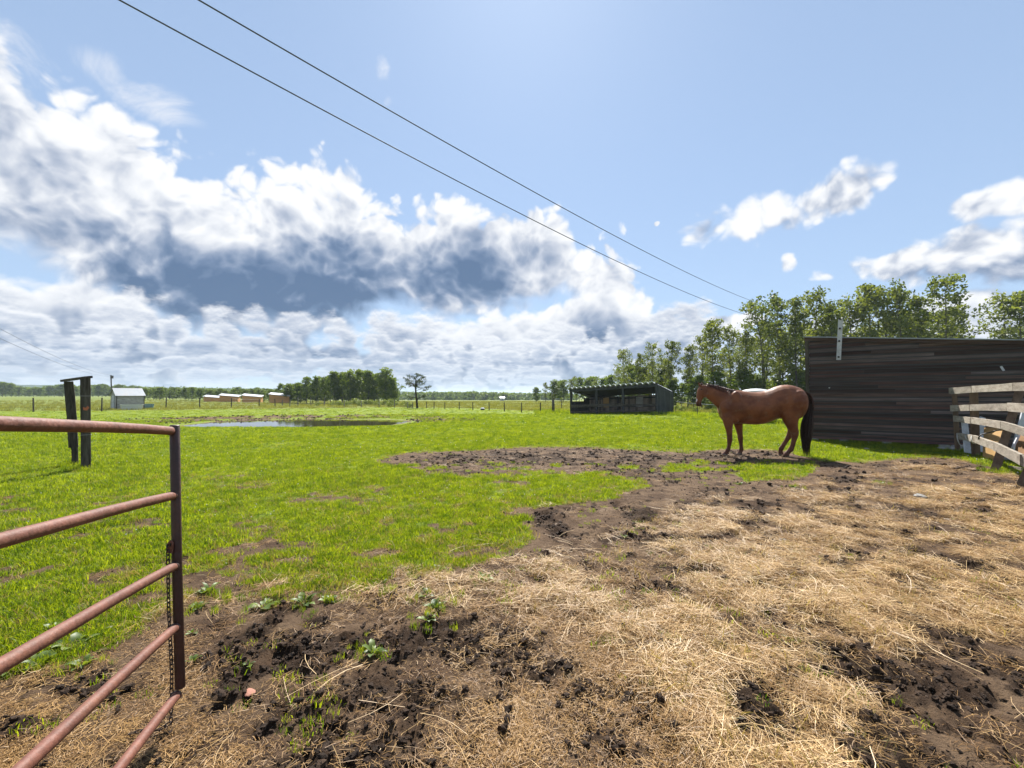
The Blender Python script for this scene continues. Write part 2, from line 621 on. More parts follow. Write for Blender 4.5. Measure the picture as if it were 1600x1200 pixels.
BARE = [(-900, 1400), (-300, 1190), (0, 1078), (120, 1030), (215, 985), (290, 945), (420, 928), (560, 922), (660, 905), (750, 885), (812, 858), (835, 818), (790, 800), (870, 790),
        (960, 778), (1015, 758), (980, 744), (900, 737), (800, 738), (720, 745), (660, 735), (590, 718), (640, 707), (760, 703), (860, 697), (980, 701), (1080, 706),
        (1150, 700), (1240, 705), (1275, 722), (1350, 722), (1420, 716), (1500, 714), (1560, 738), (1640, 752), (2100, 780), (3200, 1300), (3200, 6000), (-3200, 6000)]
PATCH_G = [[(1140, 737), (1180, 723), (1262, 722), (1272, 738), (1235, 754), (1160, 752)], [(1040, 726), (1110, 722), (1110, 732), (1040, 735)]]
PATCH_B = [[(1065, 682), (1130, 672), (1238, 674), (1265, 690), (1230, 700), (1120, 699)], [(-40, 795), (50, 795), (75, 815), (20, 835), (-40, 832)],
           [(160, 742), (300, 735), (420, 738), (400, 752), (180, 760)], [(640, 735), (760, 725), (820, 748), (740, 770), (650, 760)]]
STRAW = [(1190, 765), (1300, 745), (1420, 727), (1560, 742), (2000, 760), (3200, 1300), (3200, 6000), (1400, 6000), (1260, 1300), (1120, 1180), (1050, 1080), (1000, 1010), (900, 975),
         (740, 945), (560, 948), (470, 935), (430, 915), (600, 902), (720, 880), (830, 868), (930, 856), (1000, 838), (1080, 800)]
NOSTRAW = [[(905, 850), (1000, 848), (1065, 880), (1065, 925), (960, 950), (895, 915)], [(1340, 1060), (1420, 1000), (1560, 985), (1700, 1010), (1900, 1400), (1300, 1400)],
           [(850, 1055), (1040, 1070), (1110, 1180), (1200, 1500), (700, 1500)], [(640, 965), (790, 955), (800, 1035), (660, 1030)], [(1170, 1050), (1260, 1050), (1290, 1150), (1190, 1160)]]
CHAFF = [[(-300, 1060), (120, 1030), (260, 965), (330, 1010), (350, 1300), (-300, 1500)], [(760, 900), (1060, 880), (1160, 1500), (760, 1500), (700, 1040)]]
DARK = [[(655, 968), (790, 958), (815, 1030), (720, 1040)], [(440, 1085), (560, 1045), (690, 1070), (740, 1290), (400, 1290)], [(640, 708), (900, 702), (1210, 704), (1225, 742), (1010, 748), (800, 735), (660, 730)],
        [(1380, 1010), (1560, 985), (1700, 1010), (1900, 1400), (1300, 1400)], [(880, 1050), (1040, 1070), (1110, 1180), (1200, 1500), (800, 1500)], [(1170, 1045), (1260, 1045), (1290, 1150), (1190, 1160)],
        [(1080, 676), (1240, 676), (1250, 698), (1120, 699)], [(560, 975), (640, 1000), (640, 1015), (540, 1000)], [(880, 840), (920, 835), (1240, 870), (1010, 830)]]


def cover(x, y):
    """grass, straw, chaff, dark-mud, hay-field amounts at ground points"""
    px, py = lay(x, y)
    n1 = fbm(x * 0.9, y * 0.9, 4, 3) - 0.5
    n2 = fbm(x * 4.5, y * 4.5, 3, 9) - 0.5
    n3 = fbm(x * 0.22, y * 0.22, 3, 5) - 0.5
    w = np.clip((py - 617) * 0.10, 4, 30)
    bare = np.zeros_like(px)
    wx = px + n1 * (py - 617) * 0.32; wy = py + n2 * (py - 617) * 0.10
    bare = poly_soft(wx, wy, BARE, 1.0)
    sdw = poly_soft(wx, wy, BARE, 22)
    bare = np.where(py > 850, sdw, poly_soft(wx, wy, BARE, 8))
    for p in PATCH_B:
        bare = np.maximum(bare, poly_soft(wx, wy, p, 14) * 0.28)
    for p in PATCH_G:
        bare = np.minimum(bare, 1 - poly_soft(wx, wy, p, 7) * 0.9)
    g = 1 - bare
    g = g + poly_soft(wx, wy, [(600, 722), (900, 722), (1200, 722), (1240, 750), (1000, 760), (700, 750)], 8) * (0.16 + 1.3 * n2) * bare
    # threadbare spots in the near sward
    spots = smooth(fbm(x * 1.4, y * 1.4, 4, 21), 0.47, 0.66) * smooth(py, 690, 800) * 0.36
    g = g - 0.09 * smooth(py, 740, 880) - spots - smooth(fbm(x * 5.5, y * 5.5, 3, 23), .50, .68) * .45 * smooth(py, 700, 860) + n2 * (0.55 + 0.5 * smooth(py, 690, 850)) + n1 * 0.35
    grass = smooth(g, 0.22, 0.85)
    st = poly_soft(wx, wy, STRAW, 30)
    for p in NOSTRAW:
        st = st * (1 - (0.85 if p[0][0] < 1100 else 0.62) * poly_soft(wx, wy, p, 30))
    n5 = fbm(x * 9, y * 9, 2, 13) - 0.5
    straw = st * np.clip(0.48 + 2.2 * n1 + 2.4 * n2 + 1.2 * n5 + 0.4 * n3, 0, 1)
    # straw mats also fringe the sward
    fr = np.clip(1 - np.abs(sdw - 0.50) / 0.35, 0, 1) * smooth(py, 860, 900) * smooth(-px, -900, -700)
    straw = np.maximum(straw, fr * (0.25 + 1.2 * n1 + 1.4 * n2))
    straw = np.clip(straw, 0, 1) * (1 - 0.8 * grass)
    ch = np.zeros_like(px)
    for p in CHAFF:
        ch = np.maximum(ch, poly_soft(wx, wy, p, 30))
    ch = np.clip(ch * (0.55 + 1.8 * n1 + 1.4 * n2), 0, 1) * (1 - grass)
    dk = np.zeros_like(px)
    for p in DARK:
        dk = np.maximum(dk, poly_soft(wx, wy, p, 10 if p[0][1] < 900 and p[0][0] < 1300 and max(q[1] for q in p) < 800 else 20))
    dk = np.clip(dk * (0.62 + 2.6 * n2 + 1.2 * n1), 0, 1)
    dk = np.maximum(dk, smooth(fbm(x * 2.6, y * 2.6, 4, 77), 0.575, 0.65) * 0.9 * bare)
    dk = np.maximum(dk, smooth(fbm(x * 6.5, y * 6.5, 3, 78), 0.60, 0.70) * 0.9 * bare)
    straw = straw * (1 - 0.75 * dk)
    dk = dk * (1 - grass)
    return grass, straw, ch, dk, n3


def height(x, y, fine=False):
    x = np.asarray(x, float); y = np.asarray(y, float)
    r = np.hypot(x, y)
    u = np.where(y > 1, x / np.maximum(y, 1), np.sign(x) * 2)
    farz = np.interp(u, [-1.3, -0.85, -0.55, -0.3, 0.25, 0.6], [0.5, 0.5, -0.25, -1.6, -1.7, 0.0])
    h = farz * smooth(r, 65, 260)
    h = h + (fbm(x * 0.12, y * 0.12, 3, 31) - 0.5) * 0.10 * smooth(r, 12, 30) + (fbm(x * 0.6, y * 0.6, 3, 32) - 0.5) * 0.05 * smooth(r, 1.5, 5)
    h = h + 0.27 * np.exp(-(((x - 10.5) / 4.5) ** 2 + ((y - 31) / 6.0) ** 2))
    e = pond_e(x, y)
    side = smooth(y, POND[1] - 2, POND[1] + 3)                      # 1 on the far bank
    wdt = 0.75 * (1 - side) + 0.75 * side
    rim = -0.165 * (1 - smooth(e, 1.0, 1.0 + wdt))
    bowl = -0.165 - 0.35 * (1 - np.clip(e, 0, 1) ** 2)
    pz = np.where(e < 1, bowl, rim)
    h = h * smooth(e, 0.9, 2.4) + pz
    # broken clods on the trampled bank
    bank = np.clip(1 - np.abs(e - 1.45) / 0.42, 0, 1) * smooth(y, POND[1] - 3, POND[1] + 1)
    h = h + bank * (fbm(x * 2.2, y * 2.2, 3, 51) - 0.42) * 0.22
    if fine:
        g, s, c, d, _ = cover(x, y)
        near = smooth(-r, -16, -7)
        a = fbm(x * 7, y * 7, 4, 61)
        b = fbm(x * 19, y * 19, 3, 62)
        pit = smooth(fbm(x * 5.5, y * 5.5, 2, 63), 0.58, 0.78)
        mud = np.clip(1 - g, 0, 1)
        h = h + near * (mud * ((a - 0.5) * 0.055 * (0.45 + 1.5 * d + 0.5 * s) + (b - 0.5) * 0.028 * (0.3 + 2.2 * d)) - mud * pit * 0.030 * (0.2 + d) + g * (a - 0.5) * 0.03 + s * (0.018 + (a - 0.5) * 0.03))
    return h


def h1(x, y):
    return float(height(np.array([x]), np.array([y]))[0])


def build_ground():
    rs = [0.0]
    r = 0.75
    while r < 3600:
        rs.append(r)
        r *= 1.0085 if r < 26 else (1.014 if r < 90 else 1.035)
    front = np.linspace(R(-58), R(58), 430)
    rear = np.linspace(R(58), R(302), 62)[1:-1]
    th = np.concatenate([front, rear])
    rs = np.array(rs[1:])
    nr, nt = len(rs), len(th)
    RR, TT = np.meshgrid(rs, th, indexing='ij')
    X = (RR * np.sin(TT)).ravel(); Y = (RR * np.cos(TT)).ravel()
    Z = height(X, Y, True)
    g, s, c, d, n3 = cover(X, Y)
    e = pond_e(X, Y)
    bank = np.clip(1.3 - np.abs(e - 1.40) / 0.36, 0, 1) * smooth(Y, POND[1] - 3.0, POND[1] + 1.5) * smooth(fbm(X * 1.1, Y * 1.1, 3, 52), 0.30, 0.52)
    bank = np.maximum(bank, (e < 1.02) * 1.0)
    g = np.clip(g - bank, 0, 1)
    hay = smooth(Y - np.interp(X, [-60, -33, -15, -4, 3, 10, 30], [38, 41, 52, 47, 37, 33, 33]), 0, 3)
    V = np.concatenate([np.stack([X, Y, Z], 1), [[0, 0, 0]]])
    i = np.arange(nr - 1)[:, None]; j = np.arange(nt)[None, :]
    k = (j + 1) % nt
    F = np.stack([(i * nt + j), (i * nt + k), ((i + 1) * nt + k), ((i + 1) * nt + j)], -1).reshape(-1, 4)
    F = F[:, ::-1]
    cap = np.array([[nr * nt, jj, (jj + 1) % nt, (jj + 1) % nt] for jj in range(nt)])
    me = mesh_np('ground', V, F, None, True)
    bm_f = [(nr * nt, (jj + 1) % nt, jj) for jj in range(nt)]
    # small cap under the camera
    tri = bpy.data.meshes.new('ground_cap')
    for nm, arr in (('grass', g), ('straw', s), ('chaff', c), ('dark', d), ('hay', hay)):
        a = me.attributes.new(nm, 'FLOAT', 'POINT')
        a.data.foreach_set('value', np.append(arr, 0).astype(np.float32))
    bm = bmesh.new(); bm.from_mesh(me); bm.verts.ensure_lookup_table()
    for f in bm_f:
        bm.faces.new([bm.verts[q] for q in f])
    bm.to_mesh(me); bm.free()
    bpy.data.meshes.remove(tri)
    m = bpy.data.materials.new('soil_and_turf')
    m.use_nodes = True
    N = NT(m.node_tree)
    out = N.n('ShaderNodeOutputMaterial')
    b = N.n('ShaderNodeBsdfPrincipled')
    pos = N.n('ShaderNodeNewGeometry').outputs['Position']
    at = lambda q: N.n('ShaderNodeAttribute', attribute_name=q).outputs['Fac']
    A = {q: at(q) for q in ('grass', 'straw', 'chaff', 'dark', 'hay')}
    f1 = N.noise(pos, 3.0, 6, 0.6); f2 = N.noise(pos, 22, 6, 0.65); f3 = N.noise(pos, 120, 4, 0.7)
    f0 = N.noise(pos, 0.35, 4, 0.6); fm = N.noise(N.vm('MULTIPLY', pos, (0.25, 1.2, 1)), 0.5, 5, 0.6)
    soil = N.mix(N.step(f1, 0.35, 0.68), (0.095, 0.056, 0.032), (0.205, 0.134, 0.080))
    soil = N.mix(N.m('MULTIPLY', N.step(f2, 0.5, 0.72), 0.6), soil, (0.055, 0.032, 0.019))
    dk = N.m('ADD', N.m('MULTIPLY', A['dark'], 1.0), N.m('MULTIPLY', N.m('SUBTRACT', f2, 0.5), 1.3))
    soil = N.mix(N.m('MULTIPLY', N.step(dk, 0.35, 1.0), 0.80), soil, (0.030, 0.017, 0.010))
    grit = N.step(f3, 0.60, 0.70)
    soil = N.mix(N.m('MULTIPLY', grit, 0.35), soil, (0.24, 0.17, 0.11))
    # trodden-in chaff and broken straw between the loose stalks
    cf = N.m('ADD', A['chaff'], N.m('MULTIPLY', N.m('SUBTRACT', f3, 0.5), 2.4))
    cc = N.mix(f2, (0.17, 0.085, 0.026), (0.34, 0.195, 0.070))
    soil = N.mix(N.m('MULTIPLY', N.step(cf, 0.55, 1.25), 0.8), soil, cc)
    wv = N.n('ShaderNodeTexNoise', inp={'Vector': N.vm('MULTIPLY', pos, (1, 1, 1)), 'Scale': 70.0, 'Detail': 5.0, 'Roughness': 0.75, 'Distortion': 2.5})
    sf = N.m('ADD', A['straw'], N.m('MULTIPLY', N.m('SUBTRACT', wv.outputs['Fac'], 0.5), 2.2))
    scol = N.mix(N.step(f2, 0.35, 0.7), (0.105, 0.055, 0.022), (0.40, 0.26, 0.105))
    soil = N.mix(N.m('MULTIPLY', N.step(sf, 0.45, 1.15), 0.80), soil, scol)
    # turf seen between blades
    t1 = N.mix(N.step(f2, 0.3, 0.7), (0.105, 0.165, 0.012), (0.250, 0.325, 0.024))
    t1 = N.mix(N.m('MULTIPLY', N.step(f1, 0.48, 0.72), 0.65), t1, (0.25, 0.225, 0.045))
    t1 = N.mix(N.m('MULTIPLY', N.step(N.noise(pos, 9, 5, 0.65), 0.52, 0.68), 0.6), t1, (0.17, 0.125, 0.05))
    t1 = N.mix(N.m('MULTIPLY', N.step(fm, 0.45, 0.7), 0.35), t1, (0.16, 0.225, 0.012))
    t1 = N.mix(N.m('MULTIPLY', N.step(f3, 0.58, 0.7), 0.35), t1, (0.07, 0.075, 0.012))
    t2 = N.mix(N.step(fm, 0.35, 0.65), (0.19, 0.215, 0.045), (0.125, 0.185, 0.026))
    t2 = N.mix(N.m('MULTIPLY', N.step(f0, 0.45, 0.7), 0.5), t2, (0.24, 0.23, 0.075))
    turf = N.mix(A['hay'], t1, t2)
    gf = N.m('ADD', A['grass'], N.m('MULTIPLY', N.m('SUBTRACT', f2, 0.5), 1.1))
    gf = N.m('MAXIMUM', gf, N.m('MULTIPLY', A['hay'], 2.0))
    col = N.mix(N.step(gf, 0.30, 0.72), soil, turf)
    col = N.vm('SCALE', col, scale=0.80)
    N.put(b.inputs['Base Color'], col)
    b.inputs['Roughness'].default_value = 0.9
    b.inputs['Specular IOR Level'].default_value = 0.12
    hgt = N.m('ADD', N.m('MULTIPLY', f2, 1.0), N.m('MULTIPLY', N.m('ADD', f3, wv.outputs['Fac']), 0.45))
    bp = N.n('ShaderNodeBump', inp={'Strength': 1.0, 'Distance': 0.030, 'Height': hgt})
    N.put(b.inputs['Normal'], bp)
    N.put(out.inputs[0], b.outputs[0])
    me.materials.append(m)
    put('ground', me, label='pasture of short bright grass running to bare soil and scattered straw', kind='structure')


build_ground()


def build_water():
    m = bpy.data.materials.new('pond_water')
    m.use_nodes = True
    N = NT(m.node_tree)
    out = N.n('ShaderNodeOutputMaterial')
    b = N.n('ShaderNodeBsdfPrincipled', inp={'Base Color': (0.045, 0.036, 0.018), 'Roughness': 0.01, 'IOR': 1.40, 'Specular IOR Level': 1.0})
    pos = N.n('ShaderNodeNewGeometry').outputs['Position']
    bp = N.n('ShaderNodeBump', inp={'Strength': 0.05, 'Distance': 0.02, 'Height': N.noise(N.vm('MULTIPLY', pos, (1, 2.5, 1)), 3.0, 3, 0.5)})
    N.put(b.inputs['Normal'], bp)
    N.put(out.inputs[0], b.outputs[0])
    n = 64
    vs = [(POND[0] + POND[2] * 1.35 * math.cos(2 * math.pi * i / n), POND[1] + POND[3] * 1.35 * math.sin(2 * math.pi * i / n), WATER_Z) for i in range(n)]
    me = bpy.data.meshes.new('pond_water')
    me.from_pydata(vs, [], [tuple(range(n))])
    me.materials.append(m)
    put('pond_water', me, label='still pond water in a shallow hollow of the pasture', kind='structure')


build_water()


def build_hills():
    m = principled('hill_forest', (0.045, 0.075, 0.035), 0.95, 0.05, var=0.5, vscale=0.02, coords='Object')
    for nm, dist, lab, prof, amp in (('hills', 900, 'low wooded hills far off under the sky', [(-300, 604), (0, 600), (90, 601), (200, 604), (330, 606), (430, 607), (520, 609), (640, 612), (760, 616), (900, 618), (1900, 618)], 1.2),):
        xs = np.linspace(-900, 2500, 900)
        tops = np.interp(xs, [p[0] for p in prof], [p[1] for p in prof])
        X = (xs - 800) / F_PX * dist
        ztop = CAM_H + (617 - tops) / F_PX * dist + (fbm(xs * 0.05, xs * 0, 4, 91) - 0.5) * amp * 2
        rows = []
        for k, (dy, f) in enumerate([(0, 0.0), (25, 0.5), (60, 0.85), (110, 1.0), (220, 0.9), (420, 0.0)]):
            zz = -4 + (ztop + 4) * f + (fbm(xs * 0.3 + k * 9, xs * 0 + k, 3, 92) - 0.5) * amp * (1 if 0 < f else 0)
            rows.append(np.stack([X * (1 + 0.0006 * dy), np.full_like(X, dist + dy - 110), zz], 1))
        V = np.concatenate(rows)
        n = len(xs)
        i = np.arange(len(rows) - 1)[:, None]; j = np.arange(n - 1)[None, :]
        F = np.stack([i * n + j, i * n + j + 1, (i + 1) * n + j + 1, (i + 1) * n + j], -1).reshape(-1, 4)
        put(nm, mesh_np(nm, V, F, m, True), label=lab, kind='structure')


build_hills()


# ------------------------------------------------------------------ air
def build_haze():
    m = bpy.data.materials.new('haze')
    m.use_nodes = True
    N = NT(m.node_tree)
    out = N.n('ShaderNodeOutputMaterial')
    v = N.n('ShaderNodeVolumePrincipled')
    v.inputs['Color'].default_value = (0.72, 0.84, 1.0, 1)
    v.inputs['Density'].default_value = 0.00026
    v.inputs['Anisotropy'].default_value = 0.2
    N.put(out.inputs['Volume'], v.outputs[0])
    b = MB()
    b.box((0, 0, 10.0), (7600, 7600, 34))
    b.obj('haze', m, kind='stuff', label='thin summer haze over the far fields')


build_haze()

# ------------------------------------------------------------------ trees
BARK = principled('bark', (0.16, 0.145, 0.12), 0.9, 0.1, bump=0.5, bscale=20, var=0.35, vscale=6, stretch=(1, 1, 0.3))
BARK_D = principled('dark_bark', (0.05, 0.042, 0.034), 0.9, 0.1, bump=0.5, bscale=20, var=0.35, vscale=6)
LEAF_P = leafy('poplar_leaf', (0.055, 0.088, 0.020), (0.225, 0.275, 0.070), 0.50, 'tone')
LEAF_W = leafy('willow_leaf', (0.048, 0.090, 0.018), (0.190, 0.270, 0.050), 0.50, 'tone')
LEAF_S = leafy('spruce_leaf', (0.030, 0.048, 0.018), (0.072, 0.100, 0.034), 0.30, 'tone')
LEAF_B = leafy('bush_leaf', (0.100, 0.150, 0.020), (0.20, 0.26, 0.045), 0.45, 'tone')


def leaf_cloud(centers, radii, counts, size, mat, name, rng, flat=0.75, aspect=0.7):
    P, S, T = [], [], []
    for c, r, n in zip(centers, radii, counts):
        q = rng.normal(size=(n, 3))
        q /= np.linalg.norm(q, axis=1)[:, None] + 1e-9
        q *= (rng.random(n) ** 0.45)[:, None] * r
        q[:, 2] *= flat
        P.append(q + np.array(c)[None, :])
        T.append(np.clip(rng.random() * 0.55 + 0.25 * rng.random(n) + 0.2 * (q[:, 2] / (r + 1e-6)), 0, 1))
    P = np.concatenate(P); T = np.concatenate(T)
    n = len(P)
    a = rng.normal(size=(n, 3)); a /= np.linalg.norm(a, axis=1)[:, None]
    b = rng.normal(size=(n, 3)); b -= (b * a).sum(1)[:, None] * a; b /= np.linalg.norm(b, axis=1)[:, None]
    s = size * (0.65 + 0.7 * rng.random(n))[:, None]
    a = a * s; b = b * s * aspect
    V = np.stack([P - a, P + b * 0.8, P + a, P - b * 0.8], 1).reshape(-1, 3)
    F = np.arange(4 * n).reshape(n, 4)
    me = mesh_np(name, V, F, mat)
    at = me.attributes.new('tone', 'FLOAT', 'FACE')
    at.data.foreach_set('value', T.astype(np.float32))
    return me


def tree_mesh(seed, H, cb, W, nb, leaves, lsize, lmat, bark, prof, r0=None, elev=(35, 60), clump=0.42, name='tree', lean=0.02, sub=3):
    rng = np.random.default_rng(seed)
    r0 = r0 or H * 0.012
    t = MB()
    path = []
    k = rng.normal(size=2) * lean * H
    for i in range(9):
        f = i / 8
        path.append(Vector((k[0] * f * f + math.sin(f * 5 + seed) * 0.01 * H, k[1] * f * f + math.cos(f * 4 + seed) * 0.01 * H, H * 0.96 * f)))
    t.tube(path, [r0 * (1 - 0.88 * i / 8) for i in range(9)], 7)
    def at(f):
        q = f * 8; i = min(int(q), 7)
        return path[i].lerp(path[i + 1], q - i)
    C, Rd, Cn = [], [], []
    for b in range(nb):
        f = cb + (0.985 - cb) * ((b + 0.5) / nb) ** 0.9
        a = b * 2.399 + rng.random() * 0.8
        L = W * prof((f - cb) / (1 - cb)) * (0.65 + 0.55 * rng.random())
        e = R(elev[0] + (elev[1] - elev[0]) * rng.random())
        s = at(f * 0.97)
        dr = Vector((math.cos(a) * math.cos(e), math.sin(a) * math.cos(e), math.sin(e)))
        mid = s + dr * L * 0.5 + Vector((0, 0, -0.03 * L))
        end = s + dr * L + Vector((0, 0, 0.10 * L))
        rb = max(r0 * 0.35 * (1 - f), r0 * 0.05)
        t.tube([s, mid, end], [rb, rb * 0.6, rb * 0.2], 4, cap=False)
        for q in range(sub):
            ff = 0.35 + 0.6 * (q + rng.random() * 0.6) / sub
            p = s.lerp(end, ff)
            dd = Vector(rng.normal(size=3)); dd.z = abs(dd.z) * 0.6; dd.normalize()
            ll = L * (0.22 + 0.22 * rng.random())
            e2 = p + dd * ll
            t.tube([p, e2], [rb * 0.35, rb * 0.12], 3, cap=False)
            C.append(tuple(e2)); Rd.append(clump * (0.6 + 0.6 * rng.random())); Cn.append(1)
        C.append(tuple(end)); Rd.append(clump * (0.7 + 0.6 * rng.random())); Cn.append(1.2)
        C.append(tuple(mid)); Rd.append(clump * (0.5 + 0.4 * rng.random())); Cn.append(0.6)
    C.append(tuple(path[-1])); Rd.append(clump * 0.8); Cn.append(1)
    w = np.array(Cn) * np.array(Rd) ** 2
    cn = np.maximum((w / w.sum() * leaves).astype(int), 3)
    cr = leaf_cloud(C, Rd, cn, lsize, lmat, name + '_crown', rng)
    return t.mesh(name + '_trunk', bark, True, recalc=False), cr


up_prof = lambda f: (0.45 + 1.2 * f) * (1 - f) ** 0.55 * 1.0 + 0.12
round_prof = lambda f: math.sqrt(max(0.0, 1 - (2 * f - 0.8) ** 2 * 0.65)) * (1 if f < 0.9 else 0.6)
POP = [tree_mesh(100 + i, 10.0, cb, w, nb, 2300, 0.125, LEAF_P, BARK, up_prof, elev=(32, 62), clump=0.46, name='poplar', lean=0.03, sub=3)
       for i, (cb, w, nb) in enumerate([(0.16, 2.3, 34), (0.22, 2.0, 30), (0.12, 2.6, 36), (0.28, 2.2, 26), (0.18, 1.8, 32), (0.2, 2.5, 30), (0.3, 1.9, 24)])]
ASP = [tree_mesh(200 + i, 6.0, 0.06, w, 26, 1900, 0.165, LEAF_W, BARK, round_prof, elev=(20, 55), clump=0.52, name='grove_tree', lean=0.02)
       for i, w in enumerate([1.5, 1.75, 1.6, 1.9])]


def plant_tree(kind, idx, x, y, H, label, cat, group, name, wide=1.0, base=None):
    src, h0 = (POP, 10.0) if kind == 'p' else (ASP, 6.0)
    tr, cr = src[idx % len(src)]
    s = H / h0
    z = h1(x, y) - 0.05
    o = thing(name, (x, y, z), label, cat, group, rotz=random.uniform(0, 6.28))
    o.scale = (s * wide, s * wide, s * random.uniform(.97, 1.03))
    put('trunk', tr, o)
    put('crown', cr, o)
    return o


def top_tree(kind, px, topy, dist, label, group, name, wide=1.0, idx=None, cat='tree'):
    """a tree whose tip shows at px, topy"""
    p = D(px, topy, dist)
    z0 = h1(p.x, dist)
    return plant_tree(kind, idx if idx is not None else random.randrange(9), p.x, dist, p.z - z0, label, cat, group, name, wide)


# poplar belt on the right: front silhouettes first
rg = 'poplars in the belt behind the sheds and the barn'
named = {975: 'slim poplar at the left end of the belt, above the open shelter', 1000: 'poplar second from the left end of the belt, over the shelter roof',
         1018: 'poplar with its tip above the right half of the shelter roof', 1046: 'poplar right above the end wall of the open shelter', 1075: 'poplar between shelter and horse, over the white tape fence',
         1095: 'poplar directly above the ears of the horse', 1115: 'slender poplar with a bare airy top standing above the horse head', 1140: 'poplar above the neck of the horse', 1160: 'poplar above the withers of the horse',
         1192: 'poplar whose crown the two power lines run into', 1215: 'tall poplar above the hollow back of the horse', 1243: 'tall poplar above the rump of the horse, just left of the barn',
         1275: 'tall poplar over the left corner of the barn', 1302: 'poplar directly behind the top of the white upright board', 1330: 'poplar first to the right of the white upright board over the barn roof',
         1362: 'poplar second to the right of the white upright board over the barn roof', 1385: 'poplar third to the right of the white upright board over the barn roof', 1408: 'poplar midway between the white board and the tallest tip over the barn',
         1432: 'poplar next left of the tallest thin tip over the barn roof', 1470: 'tallest poplar over the barn roof, its thin tip left of the sky gap', 1490: 'poplar on the left edge of the sky gap over the barn roof',
         1568: 'poplar just right of the sky gap over the barn roof', 1592: 'poplar over the barn roof where the rail fence leaves the picture', 1640: 'poplar cut off by the right edge of the picture'}
front = [(975, 548, 50), (1000, 552, 52), (1018, 536, 48), (1046, 530, 50), (1075, 535, 47), (1095, 528, 50), (1115, 502, 46), (1140, 508, 47), (1160, 515, 44), (1192, 470, 45), (1215, 462, 47), (1243, 456, 44),
         (1275, 455, 46), (1302, 470, 43), (1330, 462, 45), (1362, 446, 44), (1385, 452, 46), (1408, 448, 43), (1432, 455, 45), (1470, 434, 44), (1490, 478, 46), (1568, 458, 44), (1592, 462, 43), (1640, 450, 45)]
lab_p = 'leafy green poplar in the close belt of trees behind the horse and barn'
for i, (px, ty, d) in enumerate(front):
    top_tree('p', px, ty - 2, d, named.get(px, lab_p), rg, 'poplar_tree', random.uniform(0.85, 1.1), i)
lab_p2 = 'poplar half hidden in the second rank of the belt, seen between other trunks'
for i in range(24):
    px = 985 + i * 30 + random.uniform(-8, 8)
    if 1502 < px < 1552: continue
    ty = np.interp(px, [970, 1100, 1180, 1300, 1480, 1520, 1560, 1700], [572, 550, 515, 500, 490, 520, 500, 495]) + random.uniform(-8, 22)
    top_tree('p', px, ty, random.uniform(50, 60), lab_p2, rg, 'poplar_tree', random.uniform(1.1, 1.4), i + 3)
lab_u = 'low bushy young poplar filling the foot of the belt'
for i in range(24):
    px = 1052 + i * 13.6 + random.uniform(-4, 4)
    top_tree('a', px, random.uniform(572, 598), random.uniform(44, 49) if px > 1075 else random.uniform(47, 52), lab_u, 'bushy young trees at the foot of the poplar belt', 'young_poplar', random.uniform(0.9, 1.3), i)
# the belt runs away to the left behind the shelter
fl = [(838, 604, 98), (852, 598, 96), (866, 594, 92), (880, 592, 94), (893, 590, 90), (905, 588, 92), (918, 592, 88), (930, 594, 86), (942, 590, 82), (955, 585, 74), (968, 575, 66), (985, 568, 60), (1000, 572, 58), (1020, 565, 56), (1040, 570, 54), (925, 587, 97), (900, 587, 100), (876, 594, 101), (948, 590, 95)]
for i, (px, ty, d) in enumerate(fl):
    top_tree('p' if i % 3 == 1 else 'a', px, ty, d, 'small tree at the left tip of the belt, out in the hay field' if px == 838 else 'dark green tree in the clump behind the open shelter roof', 'trees behind the open shelter', 'field_tree', random.uniform(0.95, 1.25), i)

# round grove in the middle distance
gg = 'trees of the grove beyond the pond'
gt = [(412, 612, 92), (424, 604, 88), (438, 602, 84), (452, 598, 80), (466, 594, 78), (480, 590, 76), (494, 588, 75), (508, 583, 74), (522, 580, 73), (535, 581, 74), (548, 577, 72), (562, 578, 74), (576, 577, 72), (590, 579, 74), (603, 578, 72), (612, 587, 71), (617, 600, 72)]
for i, (px, ty, d) in enumerate(gt):
    lab = {412: 'smallest tree at the far left tip of the grove beyond the pond', 548: 'highest tree near the middle of the grove beyond the pond', 617: 'low tree at the right edge of the grove, next to the lone tree'}.get(px, 'dense green tree in the front of the grove beyond the pond')
    top_tree('a', px, ty + (0, 3, -2)[i % 3], d, lab, gg, 'grove_tree', random.uniform(.85, 1.15), i)
for i in range(20):
    px = 432 + i * 9.4
    ty = np.interp(px, [430, 480, 520, 560, 605, 620], [606, 594, 584, 580, 582, 600]) + random.uniform(0, 8)
    top_tree('a', px, ty, random.uniform(77, 84), 'tree in the back of the grove beyond the pond, only its crown showing', gg, 'grove_tree', 1.25, i)
# left: scrub wood behind the small wooden sheds, trees beyond the far field
for i in range(34):
    px = 226 + i * 6.3 + random.uniform(-2, 2)
    ty = np.interp(px, [226, 300, 360, 372, 392, 400, 430], [607, 605, 608, 604, 608, 605, 607]) + random.uniform(-1.5, 3)
    top_tree('a', px, ty, random.uniform(108, 128), 'green tree in the wood behind the small wooden sheds', 'trees behind the small wooden sheds', 'field_tree', random.uniform(1.3, 1.7), i)
for i in range(34):
    px = -10 + i * 6.8 + random.uniform(-2, 2)
    ty = np.interp(px, [0, 15, 40, 52, 80, 100, 120, 150, 200, 240], [597, 599, 604, 606, 601, 600, 604, 600, 602, 604]) + random.uniform(-1.5, 2.5)
    top_tree('a', px, ty, random.uniform(205, 240), 'distant tree in the row across the field on the left', 'trees across the far field', 'distant_tree', random.uniform(1.3, 1.9), i)


